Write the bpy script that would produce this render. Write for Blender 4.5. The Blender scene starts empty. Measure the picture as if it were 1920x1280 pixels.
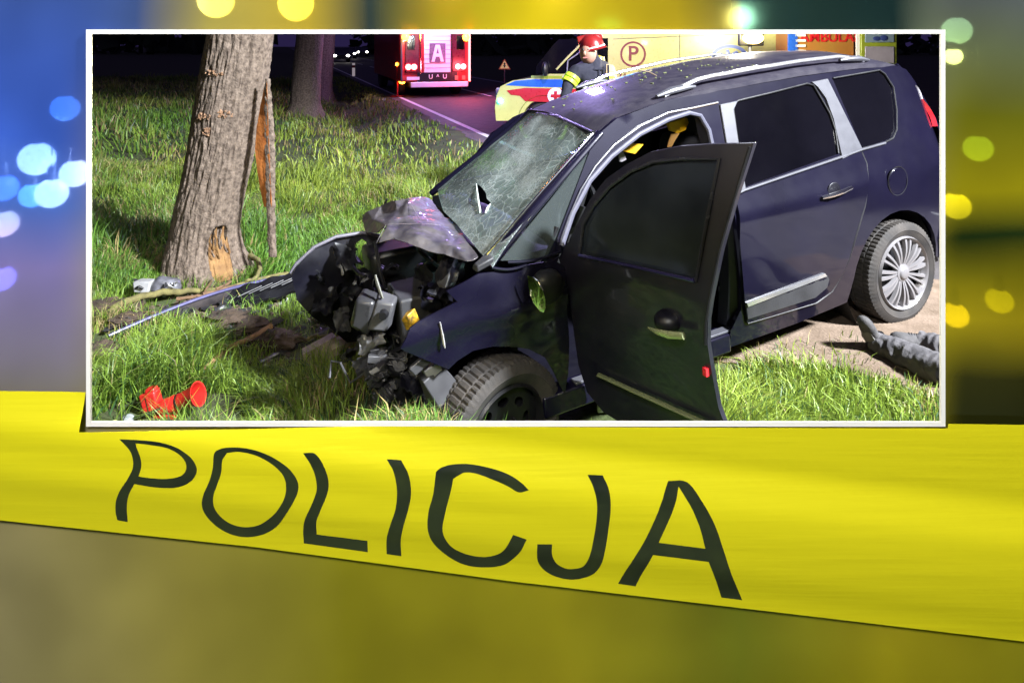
import bpy, bmesh, math, random
import numpy as np
from mathutils import Vector, Matrix, noise
from mathutils.geometry import delaunay_2d_cdt

random.seed(7); rng = np.random.default_rng(7)
SC = bpy.context.scene
COL = SC.collection
R = math.radians

# ------------------------------------------------------------------ camera
H = 1.67            # camera height over the road, metres
FPX, CX, CY = 1210.0, 960.0, 85.0     # focal length and principal point in photograph pixels
cam = bpy.data.objects.new('camera', bpy.data.cameras.new('camera'))
COL.objects.link(cam)
cam.location = (0, 0, H); cam.rotation_euler = (R(90), 0, 0)
cam.data.sensor_width = 36; cam.data.lens = 36*FPX/1920
cam.data.shift_y = -(640-CY)/1920
cam.data.clip_start = .05; cam.data.clip_end = 2000
SC.camera = cam

# ------------------------------------------------------------------ world, light, exposure
wd = bpy.data.worlds.new('World'); SC.world = wd; wd.use_nodes = True
nt = wd.node_tree; nt.nodes.clear()
sky = nt.nodes.new('ShaderNodeTexSky'); sky.sky_type = 'NISHITA'; sky.sun_disc = False
sky.sun_elevation = R(-3); sky.sun_rotation = R(200)
bg = nt.nodes.new('ShaderNodeBackground'); bg.inputs[1].default_value = .06
bg2 = nt.nodes.new('ShaderNodeBackground'); bg2.inputs[0].default_value = (.32, .22, .9, 1); bg2.inputs[1].default_value = .06
ad = nt.nodes.new('ShaderNodeAddShader'); wo = nt.nodes.new('ShaderNodeOutputWorld')
nt.links.new(sky.outputs[0], bg.inputs[0]); nt.links.new(bg.outputs[0], ad.inputs[0])
nt.links.new(bg2.outputs[0], ad.inputs[1]); nt.links.new(ad.outputs[0], wo.inputs[0])
vs = SC.view_settings; vs.view_transform = 'Standard'; vs.look = 'None'; vs.exposure = 0; vs.gamma = 1
SC.cycles.use_denoising = True
SC.cycles.max_bounces = 8; SC.cycles.transparent_max_bounces = 8; SC.cycles.sample_clamp_indirect = 4
SC.cycles.caustics_reflective = False; SC.cycles.caustics_refractive = False

def lamp(name, kind, loc, power, col=(1, 1, 1), target=None, spot=90, blend=.5, radius=.1, parent=None):
    l = bpy.data.lights.new(name, kind); l.energy = power; l.color = col
    o = bpy.data.objects.new(name, l); COL.objects.link(o); o.location = loc
    if kind == 'SUN': l.angle = radius
    else: l.shadow_soft_size = radius
    if kind == 'SPOT': l.spot_size = R(spot); l.spot_blend = blend
    if target is not None:
        o.rotation_euler = (Vector(target)-Vector(loc)).to_track_quat('-Z', 'Y').to_euler()
    return o
moon = lamp('moon', 'SUN', (0, 0, 20), .02, (.7, .75, 1), (-3, 4, 0), radius=R(.5))
FLOOD = Vector((8.0, -1.6, 8.4)); FLOOD_AIM = Vector((-.5, 3.6, 0))
TAPE_LAMP = Vector((-.3, -1.2, 3.6)); TAPE_LAMP_AIM = Vector((0, 1.2, .95))

# ------------------------------------------------------------------ helpers
def at(x, y, D):
    """photograph pixel seen at distance D in front of the camera -> point in the place"""
    return Vector(((x-CX)/FPX*D, D, H-(y-CY)/FPX*D))

def tag(o, label=None, cat=None, group=None, kind=None):
    if label: o['label'] = label
    if cat: o['category'] = cat
    if group: o['group'] = group
    if kind: o['kind'] = kind
    return o

def empty(name, M=None, label=None, cat=None, group=None):
    o = bpy.data.objects.new(name, None); COL.objects.link(o); o.empty_display_size = .1
    if M is not None: o.matrix_world = M
    return tag(o, label, cat, group)

class MB:
    def __init__(s): s.v = []; s.f = []
    def add(s, vs, fs, M=None):
        n = len(s.v)
        s.v += [(M @ Vector(v)) if M is not None else Vector(v) for v in vs]
        s.f += [[i+n for i in f] for f in fs]; return s
    def box(s, c, size, M=None, rot=None, taper=0, jit=0):
        x, y, z = [k/2 for k in size]; vs = []
        for dz in (-1, 1):
            k = 1-taper*(dz > 0)
            for dx, dy in ((-1, -1), (1, -1), (1, 1), (-1, 1)): vs.append(Vector((dx*x*k, dy*y*k, dz*z)) + Vector([random.uniform(-jit, jit) for _ in range(3)]))
        if rot is not None: vs = [rot @ v for v in vs]
        vs = [v+Vector(c) for v in vs]
        return s.add(vs, [(3, 2, 1, 0), (4, 5, 6, 7), (0, 1, 5, 4), (1, 2, 6, 5), (2, 3, 7, 6), (3, 0, 4, 7)], M)
    def tube(s, pts, rad, n=8, M=None, cap=True, flat=1.0):
        pts = [Vector(p) for p in pts]; vs = []; fs = []
        if not hasattr(rad, '__len__'): rad = [rad]*len(pts)
        up = None
        for i, p in enumerate(pts):
            t = (pts[min(i+1, len(pts)-1)]-pts[max(i-1, 0)]).normalized()
            if up is None:
                up = Vector((0, 0, 1)) if abs(t.z) < .9 else Vector((1, 0, 0))
            a = t.cross(up).normalized(); b = a.cross(t).normalized(); up = b
            for k in range(n):
                q = 2*math.pi*k/n
                vs.append(p + a*math.cos(q)*rad[i] + b*math.sin(q)*rad[i]*flat)
        for i in range(len(pts)-1):
            for k in range(n):
                fs.append((i*n+k, i*n+(k+1) % n, (i+1)*n+(k+1) % n, (i+1)*n+k))
        if cap:
            fs.append(tuple(range(n))[::-1]); m = (len(pts)-1)*n; fs.append(tuple(range(m, m+n)))
        return s.add(vs, fs, M)
    def lathe(s, prof, n=24, M=None, fr=None, closed=False):
        """prof: (radius, height along local z)"""
        vs = []; fs = []; m = len(prof)
        for k in range(n):
            q = 2*math.pi*k/n
            for j, (r, z) in enumerate(prof):
                rr = r+(fr(k, j) if fr else 0)
                vs.append((rr*math.cos(q), rr*math.sin(q), z))
        for k in range(n):
            k2 = (k+1) % n
            for j in range(m-1 if not closed else m):
                j2 = (j+1) % m
                fs.append((k*m+j, k2*m+j, k2*m+j2, k*m+j2))
        return s.add(vs, fs, M)
    def disc(s, r, z=0, n=24, M=None):
        return s.add([(r*math.cos(2*math.pi*k/n), r*math.sin(2*math.pi*k/n), z) for k in range(n)], [tuple(range(n))], M)
    def ball(s, c, r, nu=16, nv=10, M=None, sc=(1, 1, 1), fn=None):
        vs = []; fs = []
        for j in range(nv+1):
            th = math.pi*j/nv
            for k in range(nu):
                q = 2*math.pi*k/nu
                d = Vector((math.sin(th)*math.cos(q), math.sin(th)*math.sin(q), math.cos(th)))
                k2 = fn(d) if fn else 1
                vs.append(Vector(c)+Vector((d.x*sc[0], d.y*sc[1], d.z*sc[2]))*r*k2)
        for j in range(nv):
            for k in range(nu):
                fs.append((j*nu+k, j*nu+(k+1) % nu, (j+1)*nu+(k+1) % nu, (j+1)*nu+k))
        return s.add(vs, fs, M)
    def grid(s, fn, nu, nv, M=None, thick=None):
        vs = [fn(i/nu, j/nv) for i in range(nu+1) for j in range(nv+1)]
        w = nv+1
        fs = [(i*w+j, (i+1)*w+j, (i+1)*w+j+1, i*w+j+1) for i in range(nu) for j in range(nv)]
        if thick is not None:
            n = len(vs); t = Vector(thick)
            vs += [Vector(v)+t for v in vs]; fs += [tuple(k+n for k in f)[::-1] for f in list(fs)]
            ring = [i*w for i in range(nu+1)]+[nu*w+j for j in range(1, nv+1)]+[i*w+nv for i in range(nu-1, -1, -1)]+[j for j in range(nv-1, 0, -1)]
            for a, b in zip(ring, ring[1:]+ring[:1]): fs.append((b, a, a+n, b+n))
        return s.add(vs, fs, M)
    def build(s, name, mat, parent=None, smooth=35, bevel=0, M=None, recalc=True):
        me = bpy.data.meshes.new(name); me.from_pydata([tuple(v) for v in s.v], [], s.f)
        if recalc:
            bm = bmesh.new(); bm.from_mesh(me)
            bmesh.ops.remove_doubles(bm, verts=bm.verts, dist=1e-5)
            bmesh.ops.recalc_face_normals(bm, faces=bm.faces); bm.to_mesh(me); bm.free()
        if smooth:
            me.polygons.foreach_set('use_smooth', [True]*len(me.polygons)); me.set_sharp_from_angle(angle=R(smooth))
        for m in (mat if isinstance(mat, (list, tuple)) else [mat]): me.materials.append(m)
        o = bpy.data.objects.new(name, me); COL.objects.link(o)
        if parent is not None: o.parent = parent
        if M is not None: o.matrix_local = M
        if bevel:
            b = o.modifiers.new('bevel', 'BEVEL'); b.width = bevel; b.segments = 2; b.limit_method = 'ANGLE'; b.angle_limit = R(40)
        return o

def in_poly(p, poly):
    x, y = p; c = False; n = len(poly); j = n-1
    for i in range(n):
        xi, yi = poly[i]; xj, yj = poly[j]
        if (yi > y) != (yj > y) and x < (xj-xi)*(y-yi)/(yj-yi+1e-12)+xi: c = not c
        j = i
    return c
def resample(poly, res):
    out = []
    for (x0, y0), (x1, y1) in zip(poly, poly[1:]+poly[:1]):
        n = max(1, int(math.hypot(x1-x0, y1-y0)/res))
        out += [(x0+(x1-x0)*k/n, y0+(y1-y0)*k/n) for k in range(n)]
    return out
def smooth_poly(poly, it=1):
    for _ in range(it):
        q = []
        for (x0, y0), (x1, y1) in zip(poly, poly[1:]+poly[:1]):
            q += [(x0*.75+x1*.25, y0*.75+y1*.25), (x0*.25+x1*.75, y0*.25+y1*.75)]
        poly = q
    return poly
def panel(poly, fmap, holes=(), res=.06, thick=.01, tdir=None, mb=None):
    """a sheet with the outline poly (2D), mapped into the place by fmap, with thickness"""
    mb = mb or MB(); poly = [tuple(p) for p in poly]; holes = [[tuple(p) for p in h] for h in holes]
    pts = []; edges = []
    for ring in [poly]+holes:
        r = resample(ring, res); n0 = len(pts); pts += r
        edges += [(n0+i, n0+(i+1) % len(r)) for i in range(len(r))]
    nb = len(pts); B = np.array(pts)
    x0, y0 = B.min(0); x1, y1 = B.max(0)
    for ix, x in enumerate(np.arange(x0, x1, res)):
        for y in np.arange(y0+(ix % 2)*res/2, y1, res):
            if in_poly((x, y), poly) and not any(in_poly((x, y), h) for h in holes):
                if ((B-(x, y))**2).sum(1).min() > (res*.45)**2: pts.append((x, y))
    V, Ed, Fc, *_ = delaunay_2d_cdt([Vector(p) for p in pts], edges, [], 0, 1e-6)
    tri = []
    for f in Fc:
        c = sum((V[i] for i in f), Vector((0, 0)))/len(f)
        if in_poly(c, poly) and not any(in_poly(c, h) for h in holes): tri.append(tuple(f))
    top = [Vector(fmap(v.x, v.y)) for v in V]
    if not thick: return mb.add(top, tri)
    if tdir is None:
        nrm = Vector((0, 0, 0))
        for a, b, c in tri[:200]: nrm += (top[b]-top[a]).cross(top[c]-top[a])
        tdir = -nrm.normalized()
    n = len(top); cnt = {}
    for f in tri:
        for a, b in zip(f, f[1:]+f[:1]):
            k = (min(a, b), max(a, b)); cnt.setdefault(k, []).append((a, b))
    fs = list(tri)+[tuple(i+n for i in f)[::-1] for f in tri]
    for k, l in cnt.items():
        if len(l) == 1: a, b = l[0]; fs.append((b, a, a+n, b+n))
    return mb.add(top+[v+Vector(tdir)*thick for v in top], fs)

# ------------------------------------------------------------------ materials
MATS = {}
def mat(name, col, rough=.5, metal=0, var=.12, scale=6, bump=0, bscale=80, coat=0, trans=0, emit=None, es=0, spec=.5, col2=None, alpha=1, detail=6):
    if name in MATS: return MATS[name]
    m = bpy.data.materials.new(name); m.use_nodes = True; N = m.node_tree.nodes; L = m.node_tree.links
    p = N['Principled BSDF']
    tc = N.new('ShaderNodeTexCoord'); nz = N.new('ShaderNodeTexNoise'); nz.inputs['Scale'].default_value = scale; nz.inputs['Detail'].default_value = detail
    L.new(tc.outputs['Object'], nz.inputs['Vector'])
    rp = N.new('ShaderNodeValToRGB'); rp.color_ramp.elements[0].position = .3; rp.color_ramp.elements[1].position = .7
    c2 = col2 or [min(1, c*(1+var)) for c in col]; c1 = [c*(1-var) for c in col] if col2 is None else col
    rp.color_ramp.elements[0].color = (*c1, 1); rp.color_ramp.elements[1].color = (*c2, 1)
    L.new(nz.outputs[0], rp.inputs[0]); L.new(rp.outputs[0], p.inputs['Base Color'])
    p.inputs['Roughness'].default_value = rough; p.inputs['Metallic'].default_value = metal
    p.inputs['Coat Weight'].default_value = coat; p.inputs['Coat Roughness'].default_value = .06
    p.inputs['Transmission Weight'].default_value = trans; p.inputs['Specular IOR Level'].default_value = spec
    p.inputs['Alpha'].default_value = alpha
    if var > .05:
        mr = N.new('ShaderNodeMapRange'); mr.inputs[3].default_value = max(.03, rough-.12); mr.inputs[4].default_value = min(1, rough+.12)
        nz2 = N.new('ShaderNodeTexNoise'); nz2.inputs['Scale'].default_value = scale*3.1; nz2.inputs['Detail'].default_value = 5
        L.new(tc.outputs['Object'], nz2.inputs['Vector']); L.new(nz2.outputs[0], mr.inputs[0]); L.new(mr.outputs[0], p.inputs['Roughness'])
    if bump:
        bp = N.new('ShaderNodeBump'); bp.inputs['Strength'].default_value = bump; bp.inputs['Distance'].default_value = .01
        nb = N.new('ShaderNodeTexNoise'); nb.inputs['Scale'].default_value = bscale; nb.inputs['Detail'].default_value = 5
        L.new(tc.outputs['Object'], nb.inputs['Vector']); L.new(nb.outputs[0], bp.inputs['Height']); L.new(bp.outputs[0], p.inputs['Normal'])
    if emit: p.inputs['Emission Color'].default_value = (*emit, 1); p.inputs['Emission Strength'].default_value = es
    MATS[name] = m; return m

black = mat('black plastic', (.006, .006, .0075), .45, bump=.1, bscale=200)
rubber = mat('tyre rubber', (.014, .0125, .012), .8, col2=(.045, .038, .032), scale=9, bump=.2, bscale=150)
steel = mat('dark steel', (.012, .012, .014), .4, .4)
chrome = mat('chrome', (.75, .75, .75), .15, 1, var=.03)
silver = mat('silver trim', (.08, .08, .092), .45, .3, var=.06, bump=.02, bscale=300)
alu = mat('silver wheel paint', (.21, .20, .205), .36, .3, var=.1)
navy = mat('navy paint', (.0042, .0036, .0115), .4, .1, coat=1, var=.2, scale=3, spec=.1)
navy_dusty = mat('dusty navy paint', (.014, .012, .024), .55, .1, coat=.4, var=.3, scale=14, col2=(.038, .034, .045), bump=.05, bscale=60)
navy_in = mat('navy underside', (.003, .0028, .007), .45, .1, var=.4)
tint = mat('dark tinted glass', (.016, .015, .024), .04, 0, var=.3, trans=.85, scale=2, spec=.6)
grey_pl = mat('grey plastic', (.032, .032, .035), .5, bump=.1, bscale=120, var=.3)
lgrey_pl = mat('light grey plastic', (.22, .22, .225), .4, var=.25, scale=14)
white_pt = mat('white paint', (.82, .82, .82), .35, var=.03)
wood = mat('raw wood', (.13, .062, .02), .85, col2=(.25, .14, .05), scale=18, bump=.5, bscale=45)
wood_or = mat('orange split wood', (.30, .085, .012), .8, col2=(.46, .16, .03), scale=12, bump=.4, bscale=50)
soil = mat('soil', (.02, .0135, .009), .95, col2=(.075, .05, .032), scale=14, bump=1, bscale=35)
redp = mat('red paint', (.55, .015, .02), .35, coat=.4, var=.15)
red_pl = mat('red plastic', (.48, .018, .014), .38, var=.1)
yellow_pl = mat('yellow foam', (.85, .45, .01), .5, var=.1)
fabric = mat('dark seat fabric', (.02, .02, .028), .9, bump=.3, bscale=250)

# ------------------------------------------------------------------ ground
def hash2(ix, iy, s):
    h = (ix.astype(np.int64)*374761393 + iy.astype(np.int64)*668265263 + s*2147483647) & 0xffffffff
    h = ((h ^ (h >> 13))*1274126177) & 0xffffffff
    return ((h ^ (h >> 16)) & 0xffff)/65535.0
def vnoise(x, y, s=0):
    x = np.asarray(x, float); y = np.asarray(y, float)
    ix = np.floor(x); iy = np.floor(y); fx = x-ix; fy = y-iy
    fx = fx*fx*(3-2*fx); fy = fy*fy*(3-2*fy)
    a = hash2(ix, iy, s); b = hash2(ix+1, iy, s); c = hash2(ix, iy+1, s); d = hash2(ix+1, iy+1, s)
    return (a*(1-fx)+b*fx)*(1-fy)+(c*(1-fx)+d*fx)*fy
def fbm(x, y, s=0, o=3):
    r = 0; a = .5
    for k in range(o): r = r+a*vnoise(x*2**k, y*2**k, s+k); a *= .5
    return r
def edge_x(y): return 2.0-.355*(np.asarray(y, float)-3.9)
def road_d(x, y): return (edge_x(y)-np.asarray(x, float))/1.061      # metres left of the road edge
DP = np.array([-100, -8, -7.2, -6.5, 0, .5, 1.2, 2.0, 2.7, 3.5, 4.6, 9, 20, 400])
ZP = np.array([-.1, -.2, -.1, 0, 0, -.03, -.14, -.30, -.30, -.19, -.13, -.05, .05, .3])
def ground_z(x, y):
    d = road_d(x, y); z = np.interp(d, DP, ZP)
    far = np.clip((np.asarray(y, float)-7)/8, 0, 1)
    z = np.where((d > 0) & (d < 9), z*(1-.45*far), z)
    z = z+.40*np.exp(-((np.asarray(x, float)+.40)/.45)**2-((np.asarray(y, float)-2.60)/.27)**2)
    z = z-.38*np.exp(-((d-1.35)/.5)**2)*far*(np.asarray(y) < 60)
    n = (fbm(np.asarray(x)*1.3, np.asarray(y)*1.3, 3)-.45)*.10
    return z + n*np.clip(d/1.0, 0, 1) + 0*d

def graded(a, b, lo, hi, fine, coarse):
    out = [lo]; 
    v = lo
    while v < hi: v += fine; out.append(v)
    st = fine; v = out[-1]
    while v < b: st = min(st*1.18, coarse); v += st; out.append(v)
    st = fine; v = lo; pre = []
    while v > a: st = min(st*1.18, coarse); v -= st; pre.append(v)
    return np.array(pre[::-1]+out)
xs = graded(-400, 400, -4.5, 4.2, .07, 25); ys = graded(-30, 700, 1.1, 8.5, .07, 25)
GX, GY = np.meshgrid(xs, ys, indexing='ij'); GZ = ground_z(GX, GY)
nv = len(ys)
gm = MB(); gm.v = [Vector(t) for t in zip(GX.ravel(), GY.ravel(), GZ.ravel())]
gm.f = [(i*nv+j, (i+1)*nv+j, (i+1)*nv+j+1, i*nv+j+1) for i in range(len(xs)-1) for j in range(nv-1)]
gmat = mat('verge soil and thatch', (.030, .030, .012), .95, col2=(.06, .085, .02), scale=3.5, bump=.9, bscale=40)
ground = gm.build('ground', gmat, smooth=180, recalc=False); tag(ground, kind='structure')

# the road: a sheet 4 mm above the ground, crumbled edge, with painted lines
def road_pt(d, t, z=.004):     # d metres right of the edge, t metres along from y=3.9
    x = 2.0+d/1.061*1.0+(-.355/1.061)*t; y = 3.9+(.355/1.061)*d+t/1.061
    return Vector((x, y, z))
rm = MB()
ts = np.concatenate([np.arange(-25, 14, .12), np.geomspace(14, 620, 60)])
W_ = 6.4
cols = [0, .12, .3, .6, 1.2, 2.4, 3.2, 4.6, W_]
for t in ts:
    for k, d in enumerate(cols):
        dd = d + ((fbm(np.array(t*2.3), np.array(1.), 9)-.45)*.32 if k == 0 else 0)
        rm.v.append(road_pt(float(dd), float(t)))
n = len(cols)
rm.f = [(i*n+j, i*n+j+1, (i+1)*n+j+1, (i+1)*n+j) for i in range(len(ts)-1) for j in range(n-1)]
asph = mat('asphalt', (.04, .036, .04), .75, col2=(.085, .075, .075), scale=5, bump=.5, bscale=180)
road = rm.build('road', asph, smooth=0, recalc=False); tag(road, kind='structure')
paint = mat('road paint', (.62, .62, .62), .6, var=.2, scale=20)
def stripe(d0, d1, t0, t1, name='road_marking'):
    m = MB(); k = max(2, int((t1-t0)/2))
    for i in range(k+1):
        t = t0+(t1-t0)*i/k
        m.v += [road_pt(d0, t, .008), road_pt(d1, t, .008)]
    m.f = [(2*i, 2*i+1, 2*i+3, 2*i+2) for i in range(k)]
    return m.build(name, paint, road, smooth=0, recalc=False)
stripe(.28, .40, 6, 300); stripe(6.0, 6.12, -20, 300)
for k in range(16): stripe(3.14, 3.26, -10+k*9, -6+k*9)
# sandy dirt spilled on the edge of the road round the rear wheel
dm = MB(); dpoly = [(1.02, 3.62), (1.35, 3.5), (1.75, 3.35), (2.1, 3.0), (2.6, 2.9), (3.3, 3.1), (3.6, 3.7), (3.3, 4.5), (2.6, 4.7), (1.9, 4.35), (1.3, 4.1)]
panel(smooth_poly(dpoly, 2), lambda x, y: (x, y, float(ground_z(x, y))+.009+.03*max(0, float(fbm(np.array(x*5), np.array(y*5), 21))-.4)), thick=0, res=.07, mb=dm)
dirt = mat('sandy dirt', (.11, .075, .048), .95, col2=(.20, .145, .105), scale=7, bump=.7, bscale=60)
do = dm.build('dirt_patch', dirt, smooth=180); tag(do, kind='structure')

# ------------------------------------------------------------------ grass
CARM = None
def car_frame():
    yaw, pitch = .42095, .0873
    a = Vector((-math.cos(yaw), -math.sin(yaw), 0)); b = Vector((math.sin(yaw), -math.cos(yaw), 0)); c = Vector((0, 0, 1))
    a2 = math.cos(pitch)*a-math.sin(pitch)*c; c2 = math.cos(pitch)*c+math.sin(pitch)*a
    M = Matrix((a2, b, c2)).transposed().to_4x4(); M.translation = Vector((1.994, 4.648, .294)); return M
CARM = car_frame(); CARI = CARM.inverted()
TREE1 = at(392, 508, 5.2)

def gpt(x, y, lift=0):
    """where the ray through a photograph pixel meets the ground"""
    lo, hi = 1.3, 60.0
    for _ in range(50):
        mid = (lo+hi)/2; P = at(x, y, mid)
        if P.z > float(ground_z(P.x, P.y))+lift: lo = mid
        else: hi = mid
    P = at(x, y, hi); return Vector((P.x, P.y, P.z))
# places where something lies in the grass and has pressed it flat: (pixel a, pixel b, radius)
PRESSED = [((208, 632), (330, 590), .11), ((330, 590), (546, 530), .16), ((240, 790), (400, 770), .17), ((240, 830), (410, 815), .17), ((508, 625), (366, 712), .035), ((620, 640), (490, 690), .06), ((560, 680), (660, 690), .14), ((270, 560), (340, 560), .12), ((200, 600), (540, 545), .10), ((1640, 665), (1763, 720), .10), ((320, 695), (384, 712), .02)]
PRESSED = [(gpt(*a), gpt(*b), r) for a, b, r in PRESSED]
def blades(name, n, ylo, yhi, hmin, hmax, wid, seed, clump=1.0, xl=-1.0, xr=.75):
    g = np.random.default_rng(seed)
    y = np.sqrt(g.random(n*2)*(yhi**2-ylo**2)+ylo**2)
    x = (xl+(xr-xl)*g.random(n*2))*y + g.normal(0, .3, n*2)
    d = road_d(x, y)
    cl = fbm(x*2.6, y*2.6, 31); big = fbm(x*.5, y*.5, 5)
    keep = (d > .05+.5*(vnoise(x*3, y*3, 8)-.3)) & (g.random(n*2) < np.clip((cl-.22)*3.2, .12, 1))
    # bare earth: under the car, the trampled debris field, the dirt spill, the trunk
    M = np.array(CARI); ca = M[0, 0]*x+M[0, 1]*y+M[0, 2]*(-.2)+M[0, 3]; cb = M[1, 0]*x+M[1, 1]*y+M[1, 2]*(-.2)+M[1, 3]
    under = (ca > -.75) & (ca < 2.75) & (np.abs(cb) < .74)
    keep &= ~under
    tr = (x-TREE1.x)**2+(y-TREE1.y)**2 < .34**2
    keep &= ~tr
    deb = ((x+1.35)/1.5)**2+((y-4.55)/.42)**2 < 1
    keep &= ~(deb & (g.random(n*2) < .78))
    deb2 = ((x+.55)/.55)**2+((y-3.5)/.5)**2 < 1
    keep &= ~(deb2 & (g.random(n*2) < .6))
    if ylo < 5.5:
        for A_, B_, r_ in PRESSED:
            ab = np.array([B_.x-A_.x, B_.y-A_.y]); t_ = np.clip(((x-A_.x)*ab[0]+(y-A_.y)*ab[1])/(ab@ab), 0, 1)
            dd = np.hypot(x-A_.x-t_*ab[0], y-A_.y-t_*ab[1]); keep &= ~((dd < r_) & (g.random(n*2) < .96))
    dp = np.array([in_poly(p, dpoly) for p in zip(x, y)]) if ylo < 5 else np.zeros(n*2, bool)
    keep &= ~(dp & (g.random(n*2) < .93))
    x, y, d, cl, big = [q[keep][:n] for q in (x, y, d, cl, big)]
    n = len(x); z = ground_z(x, y)
    h = (hmin+(hmax-hmin)*g.random(n)**1.6)*(.35+.5*np.clip(cl, 0, 1)+2.2*np.clip(vnoise(x*2.1, y*2.1, 91)-.45, 0, 1))*clump
    h *= np.clip(.45+d*.6, .4, 1)
    ang = g.random(n)*2*np.pi+0; lean = g.normal(.55, .45, n)*h
    lx = np.cos(ang)*lean + (vnoise(x*1.7, y*1.7, 55)-.5)*h*.9; ly = np.sin(ang)*lean + (vnoise(x*1.7+9, y*1.7, 56)-.5)*h*.9
    wa = g.random(n)*np.pi; wx = np.cos(wa)*wid*(.6+.8*g.random(n)); wy = np.sin(wa)*wid*(.6+.8*g.random(n))
    P = np.zeros((n, 5, 3))
    P[:, 0] = np.c_[x-wx, y-wy, z-.01]; P[:, 1] = np.c_[x+wx, y+wy, z-.01]
    mx, my, mz = x+lx*.35, y+ly*.35, z+h*.6
    P[:, 2] = np.c_[mx-wx*.8, my-wy*.8, mz]; P[:, 3] = np.c_[mx+wx*.8, my+wy*.8, mz]
    P[:, 4] = np.c_[x+lx, y+ly, z+h*(1-.25*np.clip(np.hypot(lx, ly)/h, 0, 1.5))]
    me = bpy.data.meshes.new(name)
    me.vertices.add(n*5); me.vertices.foreach_set('co', P.ravel())
    idx = np.arange(n)[:, None]*5+np.array([0, 1, 3, 0, 3, 2, 2, 3, 4])[None]
    me.loops.add(n*9); me.loops.foreach_set('vertex_index', idx.ravel().astype(np.int32))
    me.polygons.add(n*3); me.polygons.foreach_set('loop_start', np.arange(n*3, dtype=np.int32)*3)
    me.update(); me.validate()
    green = np.array([.095, .20, .025]); yel = np.array([.27, .33, .045]); dry = np.array([.36, .28, .12]); dk = np.array([.04, .10, .03])
    u = g.random(n)[:, None]; b = np.clip((big-.25)*2.2, 0, 1)[:, None]
    c = green*(1-b)+yel*b; c = c*(.75+.85*u)
    isdry = g.random(n) < np.clip(.10+.9*(vnoise(x*1.9, y*1.9, 77)-.5), .03, .6)
    c[isdry] = dry*(.5+.8*u[isdry]); isdk = g.random(n) < .15; c[isdk] = dk
    rgba = np.ones((n, 5, 4)); rgba[:, :, :3] = c[:, None, :]
    at_ = me.color_attributes.new('tone', 'FLOAT_COLOR', 'POINT'); at_.data.foreach_set('color', rgba.ravel())
    me.materials.append(grass_mat)
    o = bpy.data.objects.new(name, me); COL.objects.link(o)
    return o
grass_mat = bpy.data.materials.new('grass blade'); grass_mat.use_nodes = True
N = grass_mat.node_tree.nodes; L = grass_mat.node_tree.links; p = N['Principled BSDF']
ca_ = N.new('ShaderNodeVertexColor'); ca_.layer_name = 'tone'; L.new(ca_.outputs[0], p.inputs['Base Color'])
p.inputs['Roughness'].default_value = .45
tl = N.new('ShaderNodeBsdfTranslucent'); L.new(ca_.outputs[0], tl.inputs[0]); mx_ = N.new('ShaderNodeMixShader'); mx_.inputs[0].default_value = .3
L.new(p.outputs[0], mx_.inputs[1]); L.new(tl.outputs[0], mx_.inputs[2]); L.new(mx_.outputs[0], N['Material Output'].inputs[0])
for nm, a in (('grass', (200000, 1.35, 5.2, .06, .25, .0027, 1)), ('grass', (105000, 5.2, 9.5, .08, .30, .0042, 2)), ('grass', (95000, 9.5, 34, .09, .30, .010, 3))):
    o = blades(nm, *a); tag(o, kind='stuff')
    o['label'] = {1: 'lush green grass around the wreck in the floodlight', 2: 'knee high green grass behind the struck tree', 3: 'dim rough grass on the far verge'}[a[-1]]

# ------------------------------------------------------------------ trees
tlm = MB(); rt_ = random.Random(5)
for k in range(5200):
    q = rt_.uniform(-1.25, 1.25); D_ = rt_.uniform(110, 150); x_ = math.tan(q)*D_; 
    if abs(x_-(2-.355*(D_-3.9))-3) < 9: continue
    hh = 7+4*float(fbm(np.array(x_*.08), np.array(3.), 2)); z_ = rt_.uniform(-.5, hh); a_ = Vector((rt_.gauss(0, 1), rt_.gauss(0, .4), rt_.gauss(0, 1)))*1.1; b_ = Vector((rt_.gauss(0, 1), rt_.gauss(0, .4), rt_.gauss(0, 1)))*1.1; c_ = Vector((x_, D_, z_))
    tlm.add([c_-a_, c_+b_, c_+a_, c_-b_], [(0, 1, 2, 3)])
tag(tlm.build('far_wood', mat('night foliage', (.03, .05, .02), .8, var=.5, scale=.3), smooth=0, recalc=False), 'dark wood along the far edge of the fields', kind='stuff')
bark_mat = mat('bark', (.055, .038, .027), .95, col2=(.19, .145, .11), scale=30, bump=.9, bscale=70)
leaf_mat = mat('spring leaf', (.05, .10, .02), .6, var=.4)
def ridge(q, z, seed, r):
    # long vertical furrows of bark
    u = q*r*2*math.pi
    v = Vector((math.cos(q)*r*27, math.sin(q)*r*27, z*4.5+seed))
    n1 = 1-abs(noise.noise(v)*2.0)
    n2 = 1-abs(noise.noise(Vector((v.x*2.1+5, v.y*2.1, v.z*2.4)))*2)
    n3 = noise.noise(Vector((v.x*.4, v.y*.4, z*1.3+seed)))
    return (n1-.6)*.5+(n2-.6)*.3+n3*.35
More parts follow.
